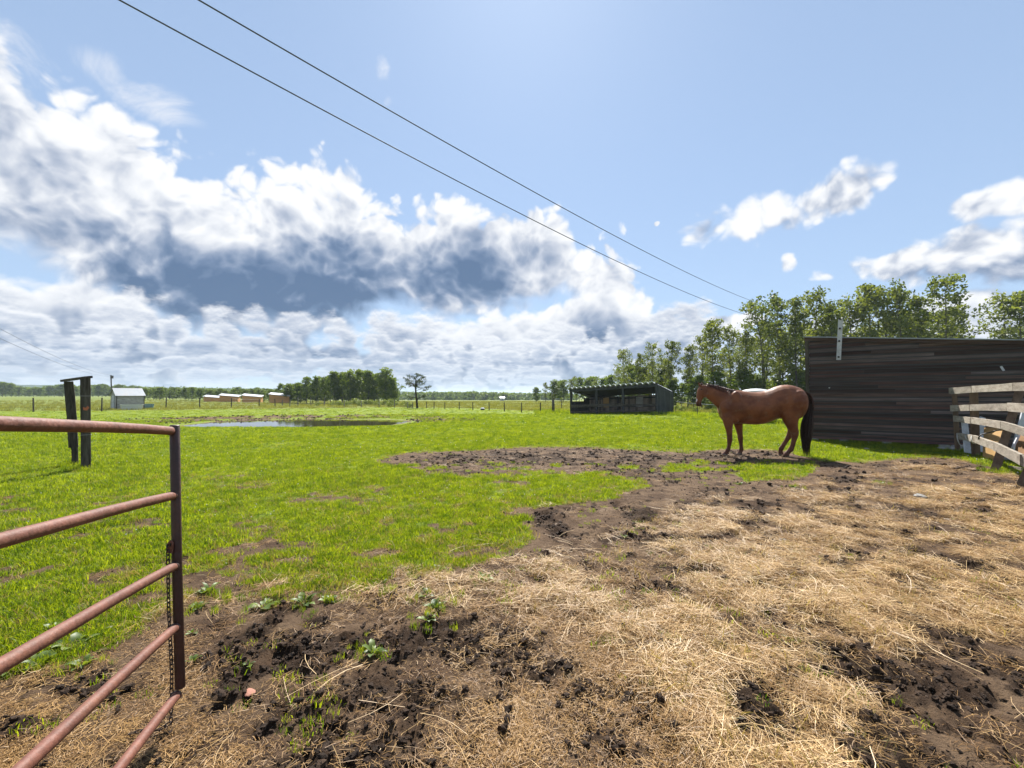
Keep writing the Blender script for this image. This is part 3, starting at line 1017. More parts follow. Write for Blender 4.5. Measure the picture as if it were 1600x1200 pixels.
def far_wood():
    rng = np.random.default_rng(5)
    C, Rd, n = [], [], []
    for i in range(620):
        px = rng.uniform(600, 900)
        d = rng.uniform(262, 330)
        ty = np.interp(px, [600, 700, 740, 800, 900], [613, 612.5, 612, 614, 616]) + rng.uniform(0, 2.5)
        p = D(px, ty, d); z0 = h1(p.x, d)
        for q in range(3):
            z = z0 + (p.z - z0) * (q + 0.6) / 3.1
            C.append((p.x + rng.uniform(-1, 1), d + rng.uniform(-2, 2), z)); Rd.append(rng.uniform(0.9, 1.6)); n.append(22)
    for i in range(900):
        px = rng.uniform(-100, 620)
        d = rng.uniform(300, 420)
        p = D(px, np.interp(px, [0, 200, 330, 430, 620], [605, 604, 606, 609, 612]) + rng.uniform(0, 3), d); z0 = h1(p.x, d)
        for q in range(3):
            z = z0 + (p.z - z0) * (q + 0.6) / 3.1
            C.append((p.x + rng.uniform(-1, 1), d, z)); Rd.append(rng.uniform(1.4, 2.4)); n.append(18)
    me = leaf_cloud(C, Rd, n, 0.55, LEAF_W, 'distant_woods', rng, 1.0)
    put('distant_woods', me, label='unbroken distant woods along the far edge of the hay fields', kind='stuff')


far_wood()


def lone_tree():
    """irregular tree with layered sprays, dark trunk"""
    rng = np.random.default_rng(8)
    base = G(651.5, 638)
    dist = base.y
    k = dist / F_PX
    P = lambda px, py, dy=0.0: Vector(((px - 651.5) * k, dy, (638 - py) * k))
    o = thing('lone_tree', (base.x, base.y, h1(base.x, base.y) - 0.03), 'crooked lone tree with thin layered crown beside the fence', 'tree')
    t = MB()
    t.tube([P(652, 638), P(651, 625), P(649.5, 612), P(649, 600), P(650, 590), P(651, 586)], [0.13, 0.11, 0.09, 0.06, 0.035, 0.015], 8)
    tips = []
    for (a, b, c) in [((649, 602), (640, 596), (633, 590)), ((649, 598), (656, 591), (664, 588)), ((650, 592), (645, 588), (638, 587)), ((649.5, 610), (660, 607), (673, 604)), ((650, 616), (658, 611), (668, 608)),
                      ((651, 624), (658, 620), (664, 618)), ((650, 621), (645, 620), (641, 622)), ((650, 590), (654, 586), (660, 587)), ((649, 605), (643, 602), (637, 600)), ((651, 587), (651, 585), (652, 584))]:
        dy = rng.uniform(-0.5, 0.5)
        t.tube([P(*a), P(b[0], b[1], dy * 0.5), P(c[0], c[1], dy)], [0.035, 0.025, 0.008], 4, cap=False)
        for f in (0.35, 0.6, 0.8, 1.0):
            q = P(*b, dy * 0.5).lerp(P(*c, dy), f)
            tips.append((q.x + rng.uniform(-.12, .12), q.y + rng.uniform(-.25, .25), q.z + rng.uniform(-.06, .08)))
    for _ in range(46):
        a_ = rng.uniform(0, 6.28); r_ = rng.random() ** .5
        q = P(650 + math.cos(a_) * 15 * r_, 596 - math.sin(a_) * 9.5 * r_)
        tips.append((q.x, rng.uniform(-.7, .7), q.z))
        t.tube([P(649.5, 603), tuple(P(650 + math.cos(a_) * 8 * r_, 598 - math.sin(a_) * 6 * r_)), tips[-1]], [0.014, 0.010, 0.004], 3, cap=False)
    for px, py in [(661, 620), (665, 617), (662, 623), (641, 621), (638, 619), (644, 623), (668, 605), (672, 603), (660, 606)]:
        q = P(px, py); tips.append((q.x, rng.uniform(-.3, .3), q.z))
    t.obj('trunk', BARK_D, o, True)
    me = leaf_cloud(tips, [0.24] * len(tips), [24] * len(tips), 0.055, LEAF_S, 'crown', rng, 0.55)
    put('crown', me, o)


lone_tree()


def snag():
    base = G(864.5, 645)
    k = base.y / F_PX
    o = thing('bare_tree', (base.x, base.y, h1(base.x, base.y) - 0.05), 'weathered grey snag with twiggy bare limbs by the field fence', 'dead tree')
    t = MB()
    P = lambda px, py, dy=0.0: Vector(((px - 864.5) * k, dy, (645 - py) * k))
    t.tube([P(864.5, 646), P(864.5, 632), P(864, 624)], [0.13, 0.11, 0.085], 8)
    for a, b in [((864, 625), (861, 604)), ((864, 625), (867, 606)), ((864.5, 628), (870, 612)), ((864, 628), (858, 613)), ((863, 615), (865, 600)), ((866, 614), (871, 603)), ((862, 612), (857, 604))]:
        dy = random.uniform(-.3, .3)
        t.tube([P(*a), P((a[0] + b[0]) / 2 + 1, (a[1] + b[1]) / 2, dy / 2), P(*b, dy)], [0.03, 0.02, 0.008], 4, cap=False)
    t.obj('trunk', BARK, o, True)
    rng = np.random.default_rng(3)
    tips = [tuple(P(rng.uniform(857, 871), rng.uniform(603, 620), rng.uniform(-.3, .3))) for _ in range(26)]
    put('crown', leaf_cloud(tips, [0.22] * 26, [9] * 26, 0.05, LEAF_S, 'crown', rng, 0.8), o)


snag()


def bushes():
    rng = np.random.default_rng(15)
    meshes = []
    for v in range(3):
        C = [(rng.uniform(-.5, .5), rng.uniform(-.4, .4), rng.uniform(.1, .7)) for _ in range(14)]
        t = MB()
        for c in C[:8]:
            t.tube([(0, 0, 0), (c[0] * .5, c[1] * .5, c[2] * .6), c], [0.015, 0.01, 0.004], 4, cap=False)
        meshes.append((t.mesh('bush_stem', BARK_D, False, recalc=False), leaf_cloud(C, [0.28] * 14, [36] * 14, 0.06, LEAF_B, 'bush_leaves', rng, 0.9)))
    spots = [(516, 634, .6), (523, 633, .75), (531, 634, .6), (540, 634, .8), (547, 633, .7), (555, 631, 1.0), (563, 634, .7), (572, 633, .9), (580, 633, .8), (589, 634, .8), (597, 633, .9), (607, 634, 1.0), (616, 634, .9), (624, 635, .7), (637, 636, .8), (497, 634, .6), (640, 637, .6), (608, 636, .6)]
    for i, (px, py, s) in enumerate(spots):
        g = G(px, py)
        y = min(g.y, 66)
        x = (px - 800) / F_PX * y
        o = thing('bush', (x, y, h1(x, y) - .03), 'yellow green bush at the foot of the grove behind the pond' if px < 622 else 'small leafy bush by the fence just left of the lone tree', 'bush', 'bushes along the foot of the grove', rotz=rng.uniform(0, 6))
        o.scale = (s * 1.3, s * 1.3, s * 1.15)
        a, b = meshes[i % 3]
        put('stem', a, o); put('leaves', b, o)
    # sprays of weeds along the rope fence left of the horse
    for i, (px, py, s) in enumerate([(1052, 645, .7), (1068, 646, .6), (1086, 647, .55), (1107, 640, 1.1), (1115, 641, 1.0), (1122, 642, .9), (1118, 648, .5), (1034, 648, .5)]):
        g = G(px, py)
        o = thing('bush', (g.x, g.y, h1(g.x, g.y) - .03), 'leafy weed clump growing by the rope fence between shelter and horse', 'bush', 'weed clumps by the rope fence', rotz=rng.uniform(0, 6))
        o.scale = (s, s, s)
        a, b = meshes[i % 3]
        put('stem', a, o); put('leaves', b, o)


bushes()

# ------------------------------------------------------------------ materials of the built things
WOOD_B = principled('barn_board', (0.098, 0.064, 0.053), 0.85, 0.15, bump=0.9, bscale=30, var=0.4, vscale=2.5, stretch=(0.45, 0.45, 14), stain=(0.150, 0.112, 0.102), stain_scale=1.1, stain_amt=0.7, per_object=0.62, fine=6)
_bk = dict(rough=0.85, spec=0.15, bump=0.9, bscale=30, var=0.4, vscale=2.5, stretch=(0.45, 0.45, 14), stain_scale=1.1, stain_amt=0.7, per_object=0.62, fine=6)
WOOD_B2 = principled('barn_board_grey', (0.110, 0.086, 0.078), stain=(0.17, 0.138, 0.128), **_bk)
WOOD_B3 = principled('barn_board_red', (0.118, 0.068, 0.058), stain=(0.16, 0.11, 0.10), **_bk)
WOOD_G = principled('rail_wood', (0.40, 0.350, 0.285), 0.85, 0.15, bump=0.7, bscale=24, var=0.30, vscale=2.5, stretch=(1.5, 1.5, 6), stain=(0.17, 0.12, 0.085), stain_scale=1.8, stain_amt=0.6, per_object=0.15, fine=20)
WOOD_GD = principled('weathered_post', (0.10, 0.088, 0.072), 0.9, 0.1, bump=0.8, bscale=22, var=0.5, vscale=3, stretch=(5, 5, 0.6), stain=(0.04, 0.032, 0.026), stain_scale=2.5, stain_amt=0.8, per_object=0.12, fine=14)
WOOD_BR = principled('brown_post', (0.17, 0.115, 0.075), 0.85, 0.15, bump=0.6, bscale=22, var=0.4, vscale=3, stretch=(4, 4, 0.7), per_object=0.1)
WOOD_O = principled('new_wood', (0.74, 0.38, 0.14), 0.75, 0.2, var=0.15, vscale=2, stretch=(1, 1, 4), per_object=0.12)
WOOD_S = principled('shelter_grey', (0.058, 0.061, 0.064), 0.8, 0.2, var=0.3, vscale=2.5, stretch=(3, 3, 0.5), per_object=0.2)
WOOD_SB = principled('shelter_board', (0.24, 0.20, 0.17), 0.85, 0.15, var=0.35, vscale=3, stretch=(4, 4, 0.4), per_object=0.55)
PLY = principled('plywood', (0.52, 0.32, 0.13), 0.7, 0.2, var=0.2, vscale=2, stain=(0.30, 0.18, 0.08), stain_amt=0.5)
TIN = principled('tin_roof', (0.42, 0.45, 0.48), 0.45, 0.5, metal=0.25, var=0.15, vscale=2, stain=(0.32, 0.26, 0.20), stain_scale=2, stain_amt=0.4)
TIN_D = principled('barn_flashing', (0.30, 0.34, 0.36), 0.5, 0.5, metal=0.3, var=0.2)
WHITE_W = principled('white_weathered', (0.46, 0.45, 0.43), 0.8, 0.2, bump=0.4, bscale=10, var=0.2, vscale=2.5, stretch=(1, 1, 3), stain=(0.20, 0.18, 0.16), stain_scale=3.0, stain_amt=0.7, per_object=0.08)
WHITE_P = principled('white_painted', (0.62, 0.64, 0.68), 0.6, 0.3, bump=0.3, bscale=20, var=0.12, vscale=6, stain=(0.30, 0.29, 0.28), stain_scale=9, stain_amt=0.5)
WHITE_C = principled('white_plastic', (0.72, 0.73, 0.72), 0.4, 0.4, var=0.06)
BLUE_T = principled('blue_tank', (0.20, 0.34, 0.38), 0.5, 0.4, var=0.15, vscale=4)
STEEL_R = principled('red_oxide_pipe', (0.180, 0.068, 0.044), 0.60, 0.35, bump=0.35, bscale=40, var=0.22, vscale=9, stain=(0.21, 0.090, 0.052), stain_scale=7, stain_amt=0.55, fine=50)
STEEL_D = principled('dark_pipe', (0.050, 0.018, 0.015), 0.5, 0.5, bump=0.35, bscale=40, var=0.3, vscale=9, stain=(0.13, 0.05, 0.028), stain_scale=8, stain_amt=0.5)
IRON = principled('rusty_iron', (0.060, 0.040, 0.032), 0.6, 0.5, metal=0.4, var=0.4, vscale=30)
BLACK = principled('black_insulator', (0.012, 0.012, 0.013), 0.4, 0.4)
WIRE = principled('wire_grey', (0.06, 0.06, 0.065), 0.5, 0.5)
ROPE = principled('white_rope', (0.60, 0.59, 0.55), 0.7, 0.2)
ORANGE = principled('orange_plastic', (0.60, 0.11, 0.03), 0.5, 0.4, var=0.1)
STONE = principled('field_stone', (0.34, 0.33, 0.31), 0.85, 0.2, bump=0.5, bscale=14, var=0.2, vscale=5, per_object=0.25)
STONE_P = principled('pink_stone', (0.42, 0.20, 0.14), 0.8, 0.2, bump=0.4, bscale=20, var=0.15, vscale=9)
GLASSY = principled('dark_opening', (0.02, 0.022, 0.025), 0.3, 0.5)


# ------------------------------------------------------------------ the dark board barn
def build_barn():
    p1 = Vector((9.29, 14.3, 0.0))
    d1 = Vector((2.67, -2.15, 0)).normalized()
    d2 = Vector((-d1.y, d1.x, 0))             # away from the camera
    ang = math.atan2(d1.y, d1.x)
    L, DP = 9.4, 5.2
    Z0 = 0.10
    ztop = lambda s: 3.26 - 0.096 * s
    o = thing('barn', tuple(p1), 'dark weathered board barn with white upright board near its left corner', 'barn', rotz=ang)
    # local frame: x along the front wall, y away, z up
    random.seed(21)
    meshes = 0
    z = Z0
    row = 0
    while z < 3.2:
        hgt = random.uniform(0.098, 0.128)
        s = 0.05
        joints = [0.05]
        s = random.uniform(1.0, 5.5)
        while s < L - 0.6:
            joints.append(s)
            s += random.uniform(3.4, 6.0)
        joints.append(L)
        for a, b in zip(joints[:-1], joints[1:]):
            a += 0.004; b -= 0.004
            z1 = z + hgt - random.uniform(0.020, 0.042)
            zz0 = z
            # cut along the sloping roof
            smax = (3.26 - 0.05 - z) / 0.096
            if a > smax - 0.1:
                continue
            tz = lambda s_: min(z1, ztop(s_) - 0.05)
            b0 = min(b, smax)
            th = random.uniform(0.018, 0.032)
            tilt = random.uniform(0.006, 0.026)
            m = MB()
            n = 5
            vs, fs = [], []
            dz = random.uniform(-0.006, 0.006)
            off = random.uniform(-0.006, 0.006)
            for i in range(n + 1):
                s_ = a + (b0 - a) * i / n
                w1 = random.uniform(-0.004, 0.004) + dz * (i / n)
                w2 = random.uniform(-0.004, 0.004) + dz * (i / n)
                lo = zz0 + w1
                hi = max(tz(s_) + w2, lo + 0.004)
                md = lo + (hi - lo) * .72
                vs += [(s_, -th - tilt + off, lo), (s_, -th - tilt * .4 + off, md), (s_, -th + off + .014, hi), (s_, -0.004, hi), (s_, -0.004, lo)]
            for i in range(n):
                for j in range(5):
                    k = (j + 1) % 5
                    fs.append((5 * i + j, 5 * i + k, 5 * i + 5 + k, 5 * i + 5 + j))
            fs += [(4, 3, 2, 1, 0), tuple(5 * n + q for q in range(5))]
            m.add(vs, fs)
            m.obj('board', random.choice((WOOD_B, WOOD_B, WOOD_B2, WOOD_B3)), o)
        z += hgt
        row += 1
    # wall behind the boards, other walls, corner board
    m = MB()
    def wallbox(x0, x1, y0, y1, zb, zt0, zt1):
        m.hexa([(x0, y0, zb), (x1, y0, zb), (x1, y1, zb), (x0, y1, zb), (x0, y0, zt0), (x1, y0, zt1), (x1, y1, zt1), (x0, y1, zt0)])
    wallbox(0.06, L - .06, 0.0, 0.09, Z0 + .02, ztop(0.06) - .06, ztop(L) - .06)
    wallbox(0.06, L - .06, DP - .09, DP, Z0 + .02, ztop(0.06) - .06, ztop(L) - .06)
    wallbox(0.0, 0.055, 0.0, DP, Z0, ztop(0) - .05, ztop(.06) - .06)
    wallbox(L - .055, L, 0.0, DP, Z0, ztop(L) - .05, ztop(L) - .06)
    m.obj('wall', GLASSY, o)
    c = MB(); c.box((-0.0, -0.045, (Z0 + 3.18) / 2), (0.10, 0.05, 3.18 - Z0)); c.obj('corner_board', WOOD_GD, o)
    r = MB()
    r.hexa([(-.10, -.14, ztop(-.1) - .012), (L + .1, -.14, ztop(L + .1) - .012), (L + .1, DP + .12, ztop(L + .1) - .012), (-.10, DP + .12, ztop(-.1) - .012),
            (-.10, -.14, ztop(-.1) + .02), (L + .1, -.14, ztop(L + .1) + .02), (L + .1, DP + .12, ztop(L + .1) + .02), (-.10, DP + .12, ztop(-.1) + .02)])
    r.obj('roof', TIN_D, o)
    f = MB()
    f.hexa([(-.06, -.10, ztop(-.06) - .11), (L + .06, -.10, ztop(L) - .11), (L + .06, -.072, ztop(L) - .11), (-.06, -.072, ztop(-.06) - .11),
            (-.06, -.10, ztop(-.06) - .016), (L + .06, -.10, ztop(L) - .016), (L + .06, -.072, ztop(L) - .016), (-.06, -.072, ztop(-.06) - .016)])
    f.obj('fascia', WOOD_B, o)
    # the white board with insulators
    def onwall(px, py):
        d = ray(px, py)
        nrm = d2
        t = ((p1 - Vector((0, 0, CAM_H))).dot(nrm)) / d.dot(nrm)
        q = Vector((0, 0, CAM_H)) + d * t - p1
        return q.dot(d1), q.z
    s0, zb = onwall(1311, 563); s1, zt = onwall(1314, 500)
    w = MB(); w.beam((s0, -0.20, zb), (s1, -0.20, zt), 0.115, 0.035, side=(1, 0, 0), jit=0.03, seg=4)
    wb = w.obj('upright_board', WHITE_P, o); wb['label'] = 'white painted board with black insulators'
    kn = MB()
    sp = MB()
    sp.box((s0, -0.14, zb + .15), (.05, .09, .08)); sp.box((s1, -0.14, zb + .62), (.05, .09, .08)); sp.obj('spacer_block', WOOD_GD, o)
    for px, py in ((1311, 558.5), (1312, 534), (1313, 514.5), (1313.5, 500)):
        s, zz = onwall(px, py)
        k = MB(); k.tube([(s, -.222, zz), (s, -.262, zz)], [.032, .026], 8); k.obj('insulator', BLACK, wb)
    # small scrap on the right part of the wall
    s, zz = onwall(1565, 576)
    k = MB(); k.beam((s - .02, -.05, zz + .06), (s + .03, -.06, zz - .06), .045, .01, side=(1, 0, 0)); k.obj('metal_clip', WHITE_P, o)
    s, zz = onwall(1296, 606)
    k = MB(); k.box((s, -.05, zz), (.035, .01, .03)); k.obj('paper_scrap', WHITE_C, o)
    # stones carrying the sill
    for i, s in enumerate((0.15, 0.9, 1.9, 3.1, 4.4, 5.8, 7.4, 9.1)):
        k = MB(); k.box((s, 0.05, 0.03), (.22, .2, .17)); bevel(k.obj('footing', STONE, o), .03)
    return p1, d1, d2


BARN = build_barn()


def under_barn():
    p1, d1, d2 = BARN
    for px, py, s, nm, lab, mat in ((1314, 687, .085, 'orange_object', 'small orange object under the barn sill, the left one', ORANGE), (1330, 688, .10, 'orange_object', 'small orange object under the barn sill, the right one', ORANGE)):
        g = G(px, py)
        o = thing(nm, (g.x, g.y, h1(g.x, g.y) + .01), lab, 'small object', 'small orange objects under the barn wall')
        b = MB()
        n = 10
        vs, fs = [], []
        for k, (r, z) in enumerate([(.3, 0), (.75, .05), (1, .8), (.9, .8), (.65, .15), (.0, .1)]):
            for j in range(n):
                a = 2 * math.pi * j / n
                vs.append((math.cos(a) * r * s, math.sin(a) * r * s, z * s * 1.2))
        for k in range(5):
            for j in range(n):
                fs.append((k * n + j, k * n + (j + 1) % n, k * n + n + (j + 1) % n, k * n + n + j))
        b.add(vs, fs)
        b.obj('bowl', mat, o, True)  # small orange object of unknown use, modelled as a plastic bowl
        h = MB(); h.tube([(s, 0, s * .7), (s * 1.9, 0, s * .9)], .012, 6); h.obj('handle', mat, o)
    labs = ['white stone at the foot of the barn wall near the horse tail', 'pale stone in the grass left of the rail fence', 'flat white stone beside the first fence post', 'pale stone lying where the straw begins before the fence']
    for i, (px, py, s) in enumerate(((1301, 686, .10), (1478, 703, .16), (1496, 704, .22), (1354, 702, .07))):
        g = G(px, py)
        stone(g.x, g.y, s, labs[i], STONE, 'pale stones along the barn', i)


def stone(x, y, s, lab, mat, group=None, seed=0, name='stone', flat=.45, z=None):
    rng = np.random.default_rng(seed + 40)
    bm = bmesh.new()
    bmesh.ops.create_icosphere(bm, subdivisions=2, radius=1)
    k = rng.normal(size=(4, 3))
    for v in bm.verts:
        c = np.array(v.co)
        f = 1 + 0.13 * sum(math.sin(2.3 * float(c @ q) + 1.3 * i) for i, q in enumerate(k)) / 1.5
        v.co = Vector((c[0] * f * s, c[1] * f * s * .75, c[2] * f * s * flat))
    me = bpy.data.meshes.new(name); bm.to_mesh(me); bm.free()
    me.materials.append(mat)
    return put(name, me, None, (x, y, h1(x, y) + s * flat * .45 if z is None else z), (0, 0, rng.uniform(0, 6)), None, lab, 'stone', group)


under_barn()
g = G(390, 1083)
stone(g.x, g.y, .034, 'small pinkish wedge of stone lying on the trampled soil', STONE_P, None, 9, flat=.22)
g = G(1587, 0 + 842); 
for i, (px, py, s, lab) in enumerate([(1222, 843, .045, 'pale flat stone among the straw'), (1438, 776, .09, 'flat grey stone showing through the straw near the rail fence'), (170, 982, .02, 'tiny white pebble by the weeds behind the gate'), (368, 1020, .010, 'tiny white pebble on the bare soil beside the gate')]):
    g = G(px, py)
    stone(g.x, g.y, s, lab, STONE, None, 20 + i, flat=.3)


# ------------------------------------------------------------------ rail fence on the right with leaning braces
def rail_fence():
    def P(px, d, z):
        return Vector(((px - 800) / F_PX * d, d, z))
    o = thing('rail_fence', tuple(G(1552, 737)), 'sagging grey plank rail fence on leaning posts in front of the barn', 'fence')
    org = o.location.copy()
    def add(name, a, b, w, t, mat, side=(0, 0, 1), jit=.03, seg=3):
        m = MB(); m.beam(a - org, b - org, w, t, side, jit, seg)
        return m.obj(name, mat, o)
    fdir = (G(1590, 760) - G(1525, 713)).normalized()
    # uprights: a (at the barn), b upright, c and d leaning, further ones outside the picture
    a0 = P(1494, 11.75, -.05); a1 = P(1491, 11.75, 1.50)
    b0 = G(1525, 714); b1 = Vector((b0.x + .03, b0.y + .05, 1.60))
    c0 = G(1551, 738, 0); c1 = P(1594, 8.85, 1.56)
    d0 = G(1590, 762, 0); d1 = P(1668, 7.35, 1.50)
    e0 = G(1690, 800, 0); e1 = P(1790, 6.0, 1.5)
    add('post', a0, a1, .10, .10, WOOD_BR, fdir)
    add('post', b0 + Vector((0, 0, -.1)), b1, .15, .10, WOOD_BR, Vector((.7, -.7, 0)), .02)
    add('post', c0 + Vector((0, 0, -.1)), c1, .125, .10, WOOD_BR, Vector((.7, -.7, 0)), .04)
    add('post', d0 + Vector((0, 0, -.1)), d1, .125, .10, WOOD_BR, Vector((.7, -.7, 0)), .04)
    add('post', e0 + Vector((0, 0, -.1)), e1, .17, .15, WOOD_BR, Vector((1, 0, 0)), .04)
    cb = Vector((-.12, -.10, 0))
    # rails: picture positions at the joints with the distance of the post that carries them
    rows = [
        [((1484, 611), 11.6), ((1519, 608.5), 10.55), ((1585, 604.5), 8.7), ((1652, 603), 7.2), ((1780, 600), 5.8)],
        [((1486, 638), 11.6), ((1516, 637), 10.55), ((1576, 636.0), 8.62), ((1642, 640), 7.15), ((1770, 650), 5.8)],
        [((1491, 654), 11.55), ((1518, 657), 10.5), ((1566, 664), 8.58), ((1630, 684), 7.10), ((1760, 720), 5.7)],
        [((1497, 681), 11.4), ((1520, 685), 10.4), ((1554, 697), 8.95), ((1596, 718), 7.05), ((1740, 790), 5.6)]]
    th = [.155, .150, .145, .155]
    for k, r in enumerate(rows):
        pts = [D(px, py, dd) for (px, py), dd in r]
        for i in range(len(pts) - 1):
            if k in (0, 1, 2) and i == 0:
                # first plank spans over the first upright in one curve
                m = MB()
                A, B, C = pts[0], pts[1], pts[2]
                m.beam(A - org, B - org, th[k], .045, (0, 0, 1), .035, 3)
                m.obj('rail', WOOD_G, o)
                continue
            A, B = pts[i], pts[i + 1]
            dirv = (B - A).normalized()
            A2 = A + dirv * .012; B2 = B + dirv * (.06 if k % 2 else .0)
            if i == 1: A2 = A2 + Vector((-.015, -.03, .004))
            add('rail', A2, B2 - dirv * .012, th[k] * random.uniform(.95, 1.08), .05, WOOD_G, (0, 0, 1), .045, 4)


rail_fence()


def junk():
    g = G(1546, 716); a = Vector((g.x + .15, g.y + .35, 0))
    o = thing('plywood_sheet', tuple(G(1552, 708)), 'tan plywood sheet propped behind the rail fence', 'plywood sheet')
    org = o.location.copy()
    def quad(nm, mat, c4, th, par):
        n = (c4[1] - c4[0]).cross(c4[3] - c4[0]).normalized() * th
        m = MB(); m.hexa([c4[0] - org, c4[1] - org, c4[1] + n - org, c4[0] + n - org, c4[3] - org, c4[2] - org, c4[2] + n - org, c4[3] + n - org])
        return m.obj(nm, mat, par)
    dd = 10.0
    quad('sheet', PLY, [D(1537, 714, 10.4), D(1562, 722, 9.6), D(1572, 668, 9.9), D(1539, 668, 10.6)], .02, o)
    o2 = thing('plywood_sheet', tuple(G(1600, 735)), 'brown board sheet leaning behind the second leaning post', 'plywood sheet')
    org = o2.location.copy()
    quad('sheet', principled('brown_sheet', (0.30, 0.17, 0.08), .75, .2, var=.2), [D(1586, 715, 9.6), D(1640, 730, 8.6), D(1650, 672, 8.9), D(1592, 674, 9.8)], .02, o2)
    labs = ['bluish white plank standing left of the first thick fence post', 'pale plank upright just right of the first thick fence post', 'white plank leaning beside the tall slanted post', 'thin white strip slanting behind the rail fence']
    for i, (a, b, w) in enumerate([(D(1512, 708, 11.0), D(1507, 660, 11.2), .14), (D(1533, 706, 11.0), D(1535, 652, 11.2), .12), (D(1583, 716, 10.2), D(1602, 645, 10.4), .16), (D(1582, 700, 9.4), D(1592, 680, 9.5), .035)]):
        o = thing('plank', tuple(a), labs[i], 'plank', 'planks piled behind the rail fence')
        m = MB(); m.beam((0, 0, 0), b - a, w, .03, (1, 0, 0), .02, 3)
        m.obj('board', WHITE_P, o)
    for i, (px, py, s, lab) in enumerate([(1510, 705, .16, 'broken white block at the foot of the bluish plank'), (1571, 720, .15, 'pale stone behind the slanted fence post')]):
        g = G(px, py)
        stone(g.x, g.y, s, lab, STONE, None, 60 + i, flat=.6)
    o = thing('plank', tuple(G(1577, 732)), 'short weathered stick lying on the ground under the rail fence', 'stick')
    m = MB(); m.beam((0, 0, .03), G(1597, 737) - G(1577, 732) + Vector((0, 0, .05)), .05, .03, (0, 0, 1), .1, 3); m.obj('board', WOOD_G, o)
    # cable looped over the lowest rail, white twine loops
    def cable(px_pts, rad, mat, lab, nm, cat):
        p0 = D(*px_pts[0])
        o = put(nm, None, None, tuple(p0), label=lab, cat=cat)
        m = MB()
        P = [D(*q) - p0 for q in px_pts]
        sm = []
        for i in range(len(P) - 1):
            for k in range(4):
                t = k / 4
                a = P[max(i - 1, 0)]; b = P[i]; c = P[i + 1]; d = P[min(i + 2, len(P) - 1)]
                sm.append(0.5 * ((2 * b) + (-a + c) * t + (2 * a - 5 * b + 4 * c - d) * t * t + (-a + 3 * b - 3 * c + d) * t ** 3))
        sm.append(P[-1])
        m.tube(sm, rad, 6)
        m.obj('strand', mat, o, True)
    cable([(1529, 693, 10.25), (1529, 684, 9.85), (1534, 679, 9.8), (1545, 676, 9.7), (1556, 673, 9.6), (1564, 672, 9.6)], .012, BLACK, 'black cable bent over the lowest fence rail', 'cable', 'cable')
    cable([(1495.5, 677, 11.4), (1496, 686, 11.3), (1501, 696, 11.3), (1507, 694, 11.2), (1510, 690, 11.1)], .012, ROPE, 'white twine loop hanging from the left end of the lowest rail', 'twine', 'twine')
    cable([(1508, 676, 10.9), (1509, 684, 10.75), (1513, 690, 10.7), (1516, 690, 10.6)], .010, ROPE, 'white twine wound round the lowest rail beside the hanging loop', 'twine', 'twine')
    cable([(1518, 680, 10.45), (1517.5, 687, 10.3), (1520, 692, 10.3), (1524, 693, 10.3)], .010, ROPE, 'white twine wound round the lowest rail next to the black cable', 'twine', 'twine')


junk()


